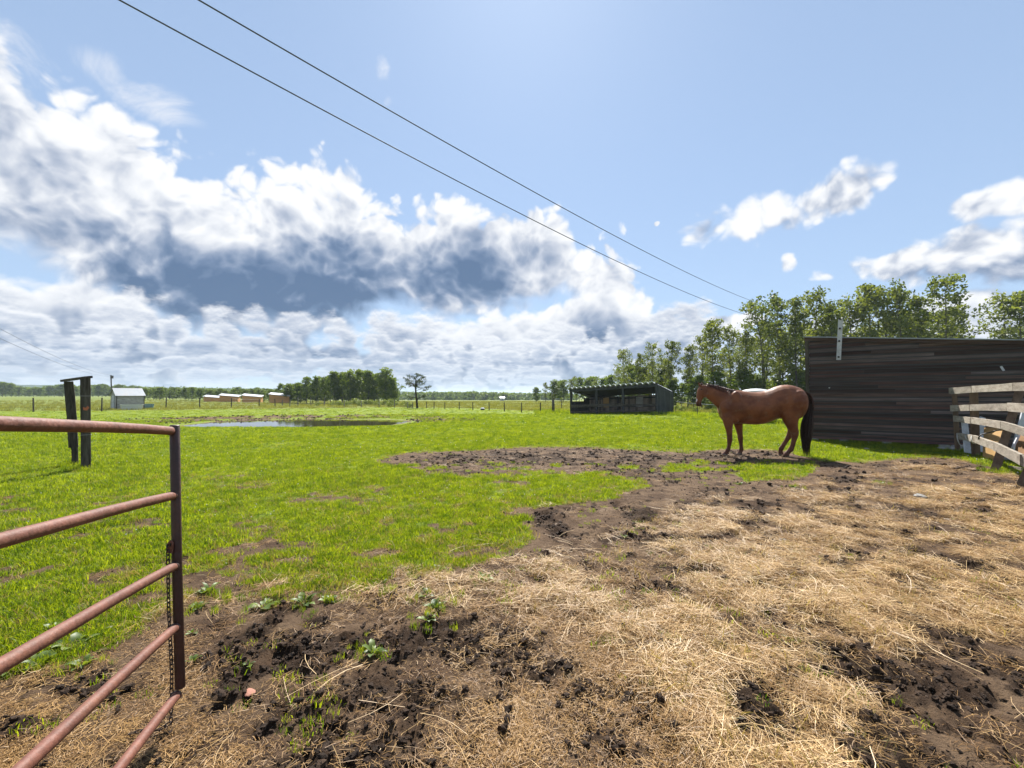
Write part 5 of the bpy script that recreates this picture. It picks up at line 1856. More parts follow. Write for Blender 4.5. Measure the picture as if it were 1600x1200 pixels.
def build_horse():
    gz = h1(HC.x, HC.y)
    parts = MB()

    def loft(secs, n=18, power=1.0):
        """secs: (centre, radius in the plane, half width, normal hint or None)"""
        cs = [s[0] for s in secs]
        vs, fs = [], []
        for i, (c, rn, rw) in enumerate(secs):
            t = (cs[min(i + 1, len(cs) - 1)] - cs[max(i - 1, 0)])
            t.y = 0 if abs(t.y) < 1e-5 else t.y
            t.normalize()
            w = Vector((0, 1, 0)); w = (w - t * w.dot(t)).normalized()
            nn = t.cross(w)
            for j in range(n):
                a = 2 * math.pi * j / n
                vs.append(c + nn * math.cos(a) * rn + w * math.sin(a) * rw)
        for i in range(len(secs) - 1):
            for j in range(n):
                k = (j + 1) % n
                fs.append((i * n + j, i * n + k, i * n + n + k, i * n + n + j))
        fs.append(tuple(reversed(range(n))))
        fs.append(tuple((len(secs) - 1) * n + j for j in range(n)))
        parts.add(vs, fs)

    # trunk: upright sections (top, bottom, half width)
    tr = [(1122.5, 634, 646, .10), (1125, 627, 653, .17), (1130, 618, 659, .225), (1138, 611.5, 661.5, .265), (1147, 609.5, 662.5, .285), (1158, 611, 663, .305), (1170, 612.7, 664, .33),
          (1182, 613, 664.3, .345), (1193, 611.8, 663, .34), (1203, 608.6, 660, .32), (1211, 605.2, 656.5, .305), (1220, 602.6, 654, .31), (1230, 601.8, 654, .325), (1240, 603.2, 656, .32), (1249, 606.4, 655, .285), (1255.5, 610.5, 650, .225), (1260, 616, 640, .13)]
    n = 26
    vs, fs = [], []
    for (px, ty, by, w) in tr:
        a = hp(px, ty); b = hp(px, by)
        c = (a + b) / 2; rz = (a.z - b.z) / 2
        for j in range(n):
            q = 2 * math.pi * j / n
            cz, sy = math.cos(q), math.sin(q)
            # narrow over the spine, full below
            wid = w * (1 - 0.22 * max(0, cz) ** 2) * (1 if px > 1200 or cz < 0 else 1 - 0.12 * cz)
            vs.append(Vector((c.x, sy * wid, c.z + cz * rz)))
    for i in range(len(tr) - 1):
        for j in range(n):
            k = (j + 1) % n
            fs.append((i * n + j, i * n + k, i * n + n + k, i * n + n + j))
    fs.append(tuple(reversed(range(n)))); fs.append(tuple((len(tr) - 1) * n + j for j in range(n)))
    parts.add(vs, fs)
    # neck, head
    loft([(hp(1150, 636), .27, .20), (hp(1141, 632), .275, .175), (hp(1132, 627), .250, .145), (hp(1123, 621), .212, .120), (hp(1115, 616), .185, .105), (hp(1108, 612), .168, .098), (hp(1103, 610), .135, .09), (hp(1100, 609), .10, .075)])
    loft([(hp(1103, 604), .055, .060), (hp(1100.5, 607), .105, .085), (hp(1098, 611), .122, .098), (hp(1096, 615), .112, .092), (hp(1094.3, 619), .092, .076), (hp(1093, 623), .074, .062), (hp(1092, 627), .063, .056), (hp(1091.3, 630.5), .063, .058), (hp(1090.8, 633.5), .054, .050), (hp(1091, 635.6), .03, .03)])
    # cheeks, nostril swell, brow
    def ball(c, r, s=(1, 1, 1)):
        bm = bmesh.new(); bmesh.ops.create_icosphere(bm, subdivisions=2, radius=1)
        parts.add([Vector((v.co.x * r * s[0], v.co.y * r * s[1], v.co.z * r * s[2])) + c for v in bm.verts], [[v.index for v in f.verts] for f in bm.faces])
        bm.free()
    for sy in (1, -1):
        ball(hp(1101.5, 616.5) + Vector((0, .052 * sy, 0)), .088, (1, .5, 1))
        ball(hp(1094.5, 608.5) + Vector((-.02, .070 * sy, 0)), .032, (1.2, .7, .8))
        ball(hp(1089.8, 629.5) + Vector((0, .030 * sy, 0)), .030)
    ball(hp(1094.5, 634) + Vector((0, 0, 0)), .034)
    # ears
    for sy, tip in ((1, (1089.5, 597.2)), (-1, (1096.5, 596.8))):
        b = hp(*(((1093.5, 604) if sy == 1 else (1099, 602.5)))) + Vector((0, .055 * sy, 0))
        t = hp(*tip); t.y = .085 * sy
        loft([(b, .030, .022), (b.lerp(t, .35), .030, .018), (b.lerp(t, .75), .019, .012), (t, .005, .005)], 10)
    # legs: (px, py, in-plane radius, half width)
    def leg(lat, path, lat_top=None):
        secs = []
        m = len(path)
        for i, (px, py, rn, rw) in enumerate(path):
            la = lat if lat_top is None else lat_top + (lat - lat_top) * min(1, i / 3)
            secs.append((hp(px, py, la), rn, rw))
        loft(secs, 16)
    _leg = leg
    leg = lambda lat, path, lat_top=None: _leg(lat, [(a_, b_, c_ * 1.17, d_ * 1.12) for a_, b_, c_, d_ in path], lat_top)
    leg(.155, [(1139, 642, .16, .10), (1138, 652, .135, .098), (1138, 660, .105, .083), (1138.6, 668, .078, .066), (1139.5, 676, .060, .052), (1140, 683, .052, .047), (1140.3, 687.5, .056, .052), (1139.8, 691.5, .047, .043), (1139.3, 696, .038, .034), (1138.6, 700.5, .038, .035), (1137.4, 704, .047, .043), (1135.5, 706.6, .039, .038), (1133.6, 708.8, .046, .044), (1132.6, 711.0, .056, .052), (1132.2, 712.8, .060, .056)], .13)
    leg(-.155, [(1153, 645, .14, .09), (1153, 655, .115, .09), (1153.5, 663, .088, .076), (1154.8, 671, .070, .062), (1156, 679, .055, .05), (1156.8, 686, .053, .05), (1157.2, 690, .045, .042), (1157.8, 696, .036, .034), (1158.3, 700, .038, .036), (1158.4, 703.6, .047, .043), (1157, 706, .039, .038), (1156, 708.3, .046, .044), (1155.6, 710.4, .056, .052), (1155.4, 712, .060, .056)], -.13)
    leg(.15, [(1238, 630, .26, .13), (1236.5, 641, .225, .135), (1235, 650, .185, .12), (1235.5, 658, .142, .098), (1237.5, 665, .110, .078), (1240.0, 671, .086, .062), (1241.8, 676, .078, .055), (1242, 681, .066, .050), (1241, 686, .051, .042), (1239.6, 692, .045, .038), (1238, 698, .045, .038), (1236, 702.6, .052, .045), (1232.6, 706, .043, .040), (1229.8, 709, .048, .046), (1228.4, 711.6, .058, .054), (1228, 713.8, .062, .058)], .15)
    leg(-.15, [(1238, 640, .18, .11), (1236, 652, .15, .10), (1236, 662, .12, .085), (1237, 670, .085, .062), (1236.5, 676, .074, .055), (1233.5, 681.5, .060, .048), (1230, 687, .046, .040), (1226.5, 692.5, .043, .037), (1223, 698, .043, .038), (1220.3, 702.2, .050, .044), (1219.2, 705, .040, .038), (1219.6, 708, .046, .042), (1220.5, 710.2, .054, .05), (1221.2, 711.5, .056, .052)], -.13)
    # elbow, stifle, sheath
    ball(hp(1146, 655) + Vector((0, .16, 0)), .09, (1, .7, 1)); ball(hp(1146, 655) + Vector((0, -.16, 0)), .09, (1, .7, 1))
    ball(hp(1224, 645) + Vector((0, .16, 0)), .13, (1, .8, 1.3)); ball(hp(1224, 645) + Vector((0, -.16, 0)), .13, (1, .8, 1.3))
    ball(hp(1219, 651.5), .085, (1.2, .7, .7))
    # shoulder and haunch muscle
    ball(hp(1133, 638) + Vector((0, .13, 0)), .18, (.9, .7, 1.15)); ball(hp(1133, 638) + Vector((0, -.13, 0)), .18, (.9, .7, 1.15))
    ball(hp(1147, 625) + Vector((0, .17, 0)), .17, (.8, .62, 1.25)); ball(hp(1147, 625) + Vector((0, -.17, 0)), .17, (.8, .62, 1.25))
    ball(hp(1243, 628) + Vector((0, .16, 0)), .235, (.85, .75, 1.2)); ball(hp(1243, 628) + Vector((0, -.16, 0)), .235, (.85, .75, 1.2))
    me = parts.mesh('body', None, False)
    tmp = bpy.data.objects.new('body_tmp', me)
    COL.objects.link(tmp)
    r = tmp.modifiers.new('r', 'REMESH'); r.mode = 'VOXEL'; r.voxel_size = 0.0125; r.use_smooth_shade = True
    s = tmp.modifiers.new('s', 'SMOOTH'); s.factor = 0.5; s.iterations = 11
    dg = bpy.context.evaluated_depsgraph_get()
    body = bpy.data.meshes.new_from_object(tmp.evaluated_get(dg))
    bpy.data.objects.remove(tmp)
    body.name = 'horse_body'
    for p in body.polygons:
        p.use_smooth = True
    ang = math.atan2(H_F.y, H_F.x)
    o = thing('horse', (HC.x, HC.y, gz), 'chestnut horse with dark tail standing side on, facing left', 'horse', rotz=ang)
    zmin = min(v.co.z for v in body.vertices)
    o.location.z = gz - 0.012 - zmin
    # coat
    m = bpy.data.materials.new('chestnut_coat')
    m.use_nodes = True
    N = NT(m.node_tree)
    out = N.n('ShaderNodeOutputMaterial')
    b = N.n('ShaderNodeBsdfPrincipled')
    tc = N.n('ShaderNodeTexCoord').outputs['Object']
    sp = N.n('ShaderNodeSeparateXYZ', inp={0: tc})
    X, Y, Z = sp.outputs
    n1 = N.noise(tc, 4, 5, .55); n2 = N.noise(N.vm('MULTIPLY', tc, (1, 1, 2.5)), 45, 3, .6)
    c = N.mix(N.step(n1, .35, .65), (0.120, 0.037, 0.013), (0.215, 0.073, 0.026))
    c = N.mix(N.m('MULTIPLY', n2, .25), c, (0.105, 0.032, 0.011))
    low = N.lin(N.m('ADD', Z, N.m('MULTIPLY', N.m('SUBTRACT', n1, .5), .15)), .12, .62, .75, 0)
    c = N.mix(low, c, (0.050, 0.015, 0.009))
    # belly and flank folds a bit greyer with dried mud
    c = N.mix(N.m('MULTIPLY', N.step(N.noise(tc, 7, 6, .65), .52, .70), .38), c, (0.20, 0.115, 0.070))
    mz = hp(1091, 632)
    dm = N.n('ShaderNodeVectorMath', operation='DISTANCE', inp={0: tc, 1: tuple(mz + Vector((0, 0, -.02)))})
    c = N.mix(N.lin(dm.outputs['Value'], .05, .12, .85, 0), c, (0.03, 0.018, 0.015))
    wz = hp(1088.3, 626)
    dm = N.n('ShaderNodeVectorMath', operation='DISTANCE', inp={0: tc, 1: tuple(wz)})
    c = N.mix(N.lin(N.m('ADD', dm.outputs['Value'], N.m('MULTIPLY', n2, .02)), .040, .062, 1, 0), c, (0.62, 0.58, 0.55))
    hoof = N.lin(Z, .055 + zmin, .075 + zmin, 1, 0)
    c = N.mix(hoof, c, (0.11, 0.085, 0.065))
    N.put(b.inputs['Base Color'], c)
    b.inputs['Roughness'].default_value = .5
    b.inputs['Specular IOR Level'].default_value = .26
    b.inputs['Sheen Weight'].default_value = .10
    b.inputs['Sheen Roughness'].default_value = .4
    b.inputs['Sheen Tint'].default_value = (1, .62, .42, 1)
    bp = N.n('ShaderNodeBump', inp={'Strength': .25, 'Distance': .01, 'Height': N.m('ADD', n2, N.m('MULTIPLY', N.noise(tc, 9, 3, .5), 1.5))})
    N.put(b.inputs['Normal'], bp)
    N.put(out.inputs[0], b.outputs[0])
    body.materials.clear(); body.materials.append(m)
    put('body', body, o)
    HAIR = principled('tail_hair', (0.034, 0.017, 0.011), .45, .3, per_object=0)
    MANE = principled('mane_hair', (0.10, 0.036, 0.018), .45, .4)
    rng = np.random.default_rng(12)

    def strands(roots, fn, n, w, seg, mat, nm, par=o):
        vs, fs = [], []
        for q in range(n):
            pts = fn(q)
            side = Vector((rng.normal(), rng.normal(), 0)).normalized()
            base = len(vs)
            for i, p in enumerate(pts):
                f = i / (len(pts) - 1)
                ww = w * (1 - .75 * f ** 2)
                vs += [p - side * ww, p + side * ww]
            for i in range(len(pts) - 1):
                fs.append((base + 2 * i, base + 2 * i + 1, base + 2 * i + 3, base + 2 * i + 2))
        me = mesh_np(nm, [tuple(v) for v in vs], fs, mat, True)
        return put(nm, me, par)

    def tail(q):
        a = rng.uniform(0, 6.28); r = rng.random() ** .5
        keys = [(1257, 613.5, .015), (1263.5, 619, .035), (1266, 632, .060), (1263, 650, .095), (1260.5, 668, .115), (1259.5, 684, .105), (1259.5, 698, .085), (1260, 711, .070)]
        end = rng.uniform(.62, 1.03)
        pts = []
        m_ = 11
        wob = rng.normal() * .012
        for i in range(m_):
            f = i / (m_ - 1) * end * (len(keys) - 1)
            k = min(int(f), len(keys) - 2); t = f - k
            px = keys[k][0] + (keys[k + 1][0] - keys[k][0]) * t
            py = keys[k][1] + (keys[k + 1][1] - keys[k][1]) * t
            rr = keys[k][2] + (keys[k + 1][2] - keys[k][2]) * t
            p = hp(px, py)
            p.x += math.cos(a) * rr * r * 1.02 + wob * math.sin(f * 1.1)
            p.y += math.sin(a) * rr * r * .75
            pts.append(p)
        return pts
    strands(None, tail, 900, .0065, 11, HAIR, 'tail')
    TOP = principled('tail_head', (0.10, 0.040, 0.022), .45, .4)
    def dock(q):
        a = rng.uniform(-.06, .06)
        ks = [(1254, 610.5), (1260, 614), (1265.5, 620), (1268.3, 630), (1268.3, 642)]
        e = rng.uniform(.55, 1)
        pts = []
        for i in range(6):
            f = i / 5 * e * 4; k = min(int(f), 3); t = f - k
            p = hp(ks[k][0] + (ks[k + 1][0] - ks[k][0]) * t, ks[k][1] + (ks[k + 1][1] - ks[k][1]) * t)
            p.y = a * (1 + i * .25); p.x += rng.normal() * .006
            pts.append(p)
        return pts
    strands(None, dock, 160, .006, 6, TOP, 'tail_head')

    def mane(q):
        f = q / 330
        ks = [(1102, 600.5), (1110, 602), (1120, 603.8), (1130, 606.6), (1140, 609.6), (1147, 610.3)]
        g = f * 5; k = min(int(g), 4); t = g - k
        px = ks[k][0] + (ks[k + 1][0] - ks[k][0]) * t; py = ks[k][1] + (ks[k + 1][1] - ks[k][1]) * t
        p = hp(px + rng.normal() * .5, py)
        ln = rng.uniform(.07, .16) * (1.0 if f < .8 else 1.15)
        if f > .9: ln = rng.uniform(.12, .24)
        pts = []
        sl = rng.normal() * .04 - .03
        for i in range(5):
            u = i / 4
            out_ = .012 + .10 * math.sin(min(u * 1.4, 1.2)) * (0.6 + .5 * f)
            pts.append(Vector((p.x + sl * u, out_ * 1.0, p.z + .012 - ln * u * u * .9 - ln * .1 * u)))
        return pts
    strands(None, mane, 331, .006, 5, MANE, 'mane')
    def fore(q):
        p = hp(1098 + rng.normal() * .8, 600.5 + rng.normal() * .4)
        e = hp(1092 + rng.normal() * 1.2, 607 + rng.normal() * 2)
        pts = []
        for i in range(5):
            u = i / 4
            v = p.lerp(e, u); v.z += .035 * math.sin(u * 3); v.y = rng.normal() * .004 + .02 * math.sin(q) * u
            pts.append(v)
        return pts
    strands(None, fore, 70, .005, 5, MANE, 'forelock')
    for sy in (1, -1):
        e = MB()
        bm = bmesh.new(); bmesh.ops.create_icosphere(bm, subdivisions=2, radius=.017)
        e.add([v.co + hp(1094.2, 609.3) + Vector((-.012, .088 * sy, 0)) for v in bm.verts], [[v.index for v in f.verts] for f in bm.faces]); bm.free()
        e.obj('eye', BLACK, o, True)


build_horse()

# ------------------------------------------------------------------ grass, straw, clods and weeds
GRASS_M = leafy('grass_blade', (0.062, 0.130, 0.010), (0.320, 0.385, 0.024), 0.52, None, gloss=0.2, tcol=(1.55, 1.45, 0.5))
DRYG_M = leafy('dry_blade', (0.24, 0.19, 0.075), (0.40, 0.33, 0.15), 0.35, None)
HAY_M = leafy('hay_blade', (0.14, 0.16, 0.035), (0.26, 0.27, 0.07), 0.45, None)
STRAW_M = leafy('straw_stalk', (0.33, 0.190, 0.065), (0.74, 0.515, 0.235), 0.22, None, gloss=0.45, tcol=(1.1, 1.0, .8))
STRAW_O = leafy('old_straw', (0.22, 0.115, 0.040), (0.48, 0.290, 0.105), 0.15, None, tcol=(1.1, 1.0, .8))
CLOD_M = principled('clod', (0.074, 0.044, 0.026), 0.85, 0.25, bump=0.8, bscale=60, var=0.35, vscale=20, per_object=0.45)
WEED_M = leafy('weed_leaf', (0.055, 0.105, 0.016), (0.190, 0.260, 0.040), 0.40, None, gloss=0.45)
PETAL_M = principled('white_petal', (0.75, 0.75, 0.70), 0.6, 0.2)


def variants(name, builder, n):
    c = bpy.data.collections.new(name)
    for i in range(n):
        me = builder(i)
        o = bpy.data.objects.new('%s_%02d' % (name, i), me)
        c.objects.link(o)
    return c


def scatter(name, coll, nvar, pts, scl, rot, label, seed=0):
    """one stuff object whose points carry instances"""
    rng = np.random.default_rng(seed)
    me = bpy.data.meshes.new(name)
    me.vertices.add(len(pts))
    me.vertices.foreach_set('co', np.asarray(pts, np.float32).ravel())
    a = me.attributes.new('size', 'FLOAT', 'POINT'); a.data.foreach_set('value', np.asarray(scl, np.float32))
    a = me.attributes.new('turn', 'FLOAT_VECTOR', 'POINT'); a.data.foreach_set('vector', np.asarray(rot, np.float32).ravel())
    a = me.attributes.new('pick', 'INT', 'POINT'); a.data.foreach_set('value', rng.integers(0, nvar, len(pts)).astype(np.int32))
    ng = bpy.data.node_groups.new(name + '_spread', 'GeometryNodeTree')
    ng.interface.new_socket('Geometry', in_out='INPUT', socket_type='NodeSocketGeometry')
    ng.interface.new_socket('Geometry', in_out='OUTPUT', socket_type='NodeSocketGeometry')
    nd, ln = ng.nodes, ng.links
    gi = nd.new('NodeGroupInput'); go = nd.new('NodeGroupOutput')
    mp = nd.new('GeometryNodeMeshToPoints')
    ip = nd.new('GeometryNodeInstanceOnPoints')
    ci = nd.new('GeometryNodeCollectionInfo')
    ci.inputs['Collection'].default_value = coll
    ci.inputs['Separate Children'].default_value = True
    ci.inputs['Reset Children'].default_value = True
    ip.inputs['Pick Instance'].default_value = True
    def at(nm, ty):
        q = nd.new('GeometryNodeInputNamedAttribute'); q.data_type = ty; q.inputs['Name'].default_value = nm
        return q.outputs['Attribute']
    ln.new(gi.outputs[0], mp.inputs[0])
    ln.new(mp.outputs[0], ip.inputs['Points'])
    ln.new(ci.outputs[0], ip.inputs['Instance'])
    ln.new(at('pick', 'INT'), ip.inputs['Instance Index'])
    e2r = nd.new('FunctionNodeEulerToRotation')
    ln.new(at('turn', 'FLOAT_VECTOR'), e2r.inputs[0])
    ln.new(e2r.outputs[0], ip.inputs['Rotation'])
    cx = nd.new('ShaderNodeCombineXYZ')
    s = at('size', 'FLOAT')
    for i in range(3):
        ln.new(s, cx.inputs[i])
    ln.new(cx.outputs[0], ip.inputs['Scale'])
    ln.new(ip.outputs[0], go.inputs[0])
    o = put(name, me, label=label, kind='stuff')
    md = o.modifiers.new('spread', 'NODES')
    md.node_group = ng
    return o


def blade_tuft(seed, n, h, spread, w, mat, lean=.5, mats=None):
    rng = np.random.default_rng(seed)
    V, F = [], []
    for i in range(n):
        a = rng.uniform(0, 6.283); r = spread * math.sqrt(rng.random())
        bx, by = r * math.cos(a), r * math.sin(a)
        hh = h * rng.uniform(.5, 1.15)
        la = rng.uniform(0, 6.283); L = hh * lean * rng.uniform(.2, 1.3)
        dx, dy = math.cos(la) * L, math.sin(la) * L
        sa = rng.uniform(0, 6.283); ww = w * rng.uniform(.6, 1.3)
        sx, sy = math.cos(sa) * ww, math.sin(sa) * ww
        b = len(V)
        V += [(bx - sx, by - sy, -.01), (bx + sx, by + sy, -.01), (bx + dx * .35 + sx * .8, by + dy * .35 + sy * .8, hh * .6), (bx + dx * .35 - sx * .8, by + dy * .35 - sy * .8, hh * .6),
              (bx + dx, by + dy, hh), (bx + dx, by + dy, hh)]
        F += [(b, b + 1, b + 2, b + 3), (b + 3, b + 2, b + 4, b + 5)]
    V = np.array(V)
    me = mesh_np('tuft', V, F, mat)
    return me


def straw_patch(seed, n, R_, lmin, lmax, w, mat, lift=.02):
    rng = np.random.default_rng(seed)
    V, F = [], []
    main = rng.uniform(0, 6.283)
    for i in range(n):
        a = rng.uniform(0, 6.283); r = R_ * math.sqrt(rng.random())
        c = np.array([r * math.cos(a), r * math.sin(a), rng.uniform(0.001, lift)])
        L = rng.uniform(lmin, lmax) * .5
        t = main + rng.normal() * .8
        tz = rng.normal() * .13
        d = np.array([math.cos(t), math.sin(t), tz]) * L
        bend = np.array([-math.sin(t), math.cos(t), 0]) * L * rng.normal() * .12 + np.array([0, 0, abs(rng.normal()) * .06 * L])
        s = np.array([-math.sin(t), math.cos(t), rng.normal() * .5]); s = s / np.linalg.norm(s) * w * rng.uniform(.6, 1.3)
        p = [c - d, c - d * .33 + bend, c + d * .33 + bend, c + d]
        b = len(V)
        for q in p:
            V += [q - s, q + s]
        for k in range(3):
            F.append((b + 2 * k, b + 2 * k + 1, b + 2 * k + 3, b + 2 * k + 2))
    V = np.array(V); V[:, 2] = np.maximum(V[:, 2], .0008)
    return mesh_np('straw', V, F, mat)


def clod(seed, sub=2):
    rng = np.random.default_rng(seed)
    bm = bmesh.new(); bmesh.ops.create_icosphere(bm, subdivisions=sub, radius=1)
    k = rng.normal(size=(6, 3)) * 1.6
    ph = rng.uniform(0, 6, 6)
    for v in bm.verts:
        c = np.array(v.co)
        f = 1 + .15 * sum(math.sin(float(c @ q) * 2.3 + p) for q, p in zip(k, ph)) + rng.normal() * .13
        v.co = Vector((c[0] * f, c[1] * f * .85, c[2] * f * .62))
    me = bpy.data.meshes.new('clod'); bm.to_mesh(me); bm.free()
    me.materials.append(CLOD_M)
    return me


def sample(n, rmin, rmax, rng, thmax=54, power=1.0):
    """ground points, evenly per decade of distance (density falls with distance)"""
    r = rmin * (rmax / rmin) ** (rng.random(n) ** power)
    t = R(1) * rng.uniform(-thmax, thmax, n)
    return r * np.sin(t), r * np.cos(t), r


def build_scatter():
    rng = np.random.default_rng(77)
    # --- grass
    ct = variants('grass_tuft', lambda i: blade_tuft(300 + i, 20, .034, .055, .0022, GRASS_M, .95), 6)
    x, y, r = sample(150000, 1.7, 34, rng, power=.8)
    g, s, c, d, n3 = cover(x, y)
    pe = pond_e(x, y)
    keep = (rng.random(len(x)) < np.clip(g * 1.25 - .12, 0, 1) * np.clip(.25 + 1.6 * fbm(x * 3.1, y * 3.1, 3, 72) ** 1.0 + smooth(r, 8, 14), 0, 1)) & (pe > 1.15)
    x, y, r, g = x[keep], y[keep], r[keep], g[keep]
    z = height(x, y, True)
    tall = fbm(x * .9, y * .9, 3, 71)
    sc_ = (0.55 + 0.9 * rng.random(len(x))) * (0.6 + 0.8 * tall) * (0.65 + .35 * g) * np.clip(1 + (r - 6) * .05, .85, 1.9)
    rot = np.stack([rng.normal(size=len(x)) * .12, rng.normal(size=len(x)) * .12, rng.uniform(0, 6.28, len(x))], 1)
    scatter('grass', ct, 6, np.stack([x, y, z], 1), sc_, rot, 'short bright green grass of the pasture', 1)
    # far rough grass and hay beyond the fence line
    x, y, r = sample(26000, 30, 150, rng, power=.9)
    pe = pond_e(x, y)
    hay = y > np.interp(x, [-60, -33, -15, -4, 3, 10, 30], [38, 41, 52, 47, 37, 33, 33]) + 1
    keep = (pe > 1.15)
    ch = variants('hay_tuft', lambda i: blade_tuft(340 + i, 16, .22, .25, .010, HAY_M, .5), 4)
    cg = variants('meadow_tuft', lambda i: blade_tuft(350 + i, 20, .055, .16, .007, GRASS_M, .8), 4)
    k1 = keep & hay
    X, Y = x[k1], y[k1]
    rot = np.stack([X * 0, X * 0, rng.uniform(0, 6.28, len(X))], 1)
    scatter('hay_grass', ch, 4, np.stack([X, Y, height(X, Y)], 1), .7 + .6 * rng.random(len(X)), rot, 'taller yellowing hay grass beyond the fences', 2)
    k2 = keep & ~hay
    X, Y = x[k2], y[k2]
    rot = np.stack([X * 0, X * 0, rng.uniform(0, 6.28, len(X))], 1)
    scatter('meadow_grass', cg, 4, np.stack([X, Y, height(X, Y)], 1), .7 + .6 * rng.random(len(X)), rot, 'grass of the middle pasture around the pond', 3)
    # rank grass at the barn wall, fence feet and shelter
    ct2 = variants('rank_tuft', lambda i: blade_tuft(380 + i, 26, .15, .09, .0035, GRASS_M, .6), 4)
    P = []
    p1, d1, d2 = BARN
    for i in range(900):
        s_ = rng.uniform(0.0, 5.4); o_ = abs(rng.normal()) * .35 + .02
        q = p1 + d1 * s_ - d2 * o_
        P.append((q.x, q.y, rng.uniform(.3, .9) * (1 if o_ < .3 else .6)))
    for (px, py) in [(119, 729), (135, 735), (1525, 714), (1552, 738), (1500, 705)]:
        q = G(px, py)
        for i in range(36):
            P.append((q.x + rng.normal() * .16, q.y + rng.normal() * .14, rng.uniform(.3, .8)))
    for i in range(500):
        t = rng.random(); q = Vector((9.6, 29.3, 0)).lerp(Vector((15.5, 18.5, 0)), t)
        P.append((q.x + rng.normal() * .5, q.y + rng.normal() * .5, rng.uniform(.7, 1.8)))
    for i in range(240):
        t = rng.random(); q = Vector((3.2, 35.4, 0)).lerp(Vector((9.42, 29.5, 0)), t)
        P.append((q.x + rng.normal() * .1, q.y - abs(rng.normal()) * .2, rng.uniform(.4, .9)))
    for i in range(300):
        q = G(rng.uniform(835, 893), rng.uniform(641, 648)); P.append((q.x, q.y, rng.uniform(.7, 2.0)))
    for (px, py) in [(583, 1020), (681, 952), (664, 937), (668, 973), (757, 912), (683, 893), (410, 948), (474, 946), (515, 940), (308, 953), (112, 1012), (60, 1040), (128, 1040), (20, 1050), (90, 985), (325, 925), (355, 880), (1238, 763), (1376, 756), (430, 940), (540, 935), (350, 935), (620, 925), (30, 1000), (150, 1000)]:
        q = G(px, py)
        for i in range(9):
            P.append((q.x + rng.normal() * .07, q.y + rng.normal() * .06, rng.uniform(.18, .45)))
    P = np.array(P)
    rot = np.stack([rng.normal(size=len(P)) * .15, rng.normal(size=len(P)) * .15, rng.uniform(0, 6.28, len(P))], 1)
    scatter('rank_grass', ct2, 4, np.stack([P[:, 0], P[:, 1], height(P[:, 0], P[:, 1], True)], 1), P[:, 2], rot, 'rank uncut grass along the barn wall and fence feet', 4)
    # dry blades among the sward
    cd = variants('dry_tuft', lambda i: blade_tuft(320 + i, 12, .045, .07, .002, DRYG_M, 1.4), 4)
    x, y, r = sample(42000, 1.7, 18, rng)
    g, s, c, d, n3 = cover(x, y)
    keep = rng.random(len(x)) < np.clip((1 - np.abs(g - .5) * 2) * .9 + .22 * g + .25 * s, 0, 1) * .6
    x, y, r = x[keep], y[keep], r[keep]
    rot = np.stack([rng.normal(size=len(x)) * .3, rng.normal(size=len(x)) * .3, rng.uniform(0, 6.28, len(x))], 1)
    scatter('dry_grass', cd, 4, np.stack([x, y, height(x, y, True)], 1), .7 + .7 * rng.random(len(x)), rot, 'withered blades among the green grass', 5)
    # small sprigs of green on bare soil
    x, y, r = sample(2600, 1.8, 16, rng)
    g, s, c, d, n3 = cover(x, y)
    cl = fbm(x * .8, y * .8, 3, 88)
    keep = (g < .3) & (cl > .55) & (rng.random(len(x)) < .6)
    x, y = x[keep], y[keep]
    rot = np.stack([x * 0, x * 0, rng.uniform(0, 6.28, len(x))], 1)
    scatter('grass_sprigs', ct, 6, np.stack([x, y, height(x, y, True)], 1), .6 + .5 * rng.random(len(x)), rot, 'stray sprigs of grass on the bare soil', 6)
    # --- straw
    cs = variants('straw_mat', lambda i: straw_patch(400 + i, 28, .11, .04, .17, .0010, STRAW_M, .022), 8)
    co = variants('old_straw', lambda i: straw_patch(430 + i, 28, .10, .03, .12, .0010, STRAW_O, .012), 6)
    cc = variants('chaff_bits', lambda i: straw_patch(460 + i, 34, .09, (.008), .030, .0008, STRAW_O, .005), 6)
    cl_ = variants('long_stalk', lambda i: straw_patch(490 + i, 3, .12, .18, .36, .0012, STRAW_M, .035), 6)
    x, y, r = sample(76000, 1.5, 17, rng, power=.68)
    g, s, c, d, n3 = cover(x, y)
    keep = rng.random(len(x)) < np.clip(s * 1.15 - .14, 0, 1) ** 1.4 * .60
    X, Y, r_ = x[keep], y[keep], r[keep]
    rot = np.stack([rng.normal(size=len(X)) * .10, rng.normal(size=len(X)) * .10, rng.uniform(0, 6.28, len(X))], 1)
    scatter('straw', cs, 8, np.stack([X, Y, height(X, Y, True) + .004], 1), (.65 + .6 * rng.random(len(X))) * np.clip(1 + (r_ - 5) * .03, .8, 1.3), rot, 'loose pale straw strewn over the yard', 7)
    x, y, r = sample(44000, 1.5, 15, rng, power=.8)
    g, s, c, d, n3 = cover(x, y)
    keep = rng.random(len(x)) < np.clip(s * .9 + .03 * (1 - g) + .15 * c, 0, 1) * .8
    X, Y, r_ = x[keep], y[keep], r[keep]
    rot = np.stack([rng.normal(size=len(X)) * .10, rng.normal(size=len(X)) * .10, rng.uniform(0, 6.28, len(X))], 1)
    scatter('old_straw', co, 6, np.stack([X, Y, height(X, Y, True) + .002], 1), (.6 + .6 * rng.random(len(X))) * np.clip(1 + (r_ - 5) * .06, .8, 1.6), rot, 'brown trodden straw between the paler stalks', 8)
    x, y, r = sample(34000, 1.3, 9, rng, power=.9)
    g, s, c, d, n3 = cover(x, y)
    keep = rng.random(len(x)) < np.clip(c * .9 + .03 * (1 - g) + .3 * s, 0, 1) * (1 - .7 * d)
    X, Y = x[keep], y[keep]
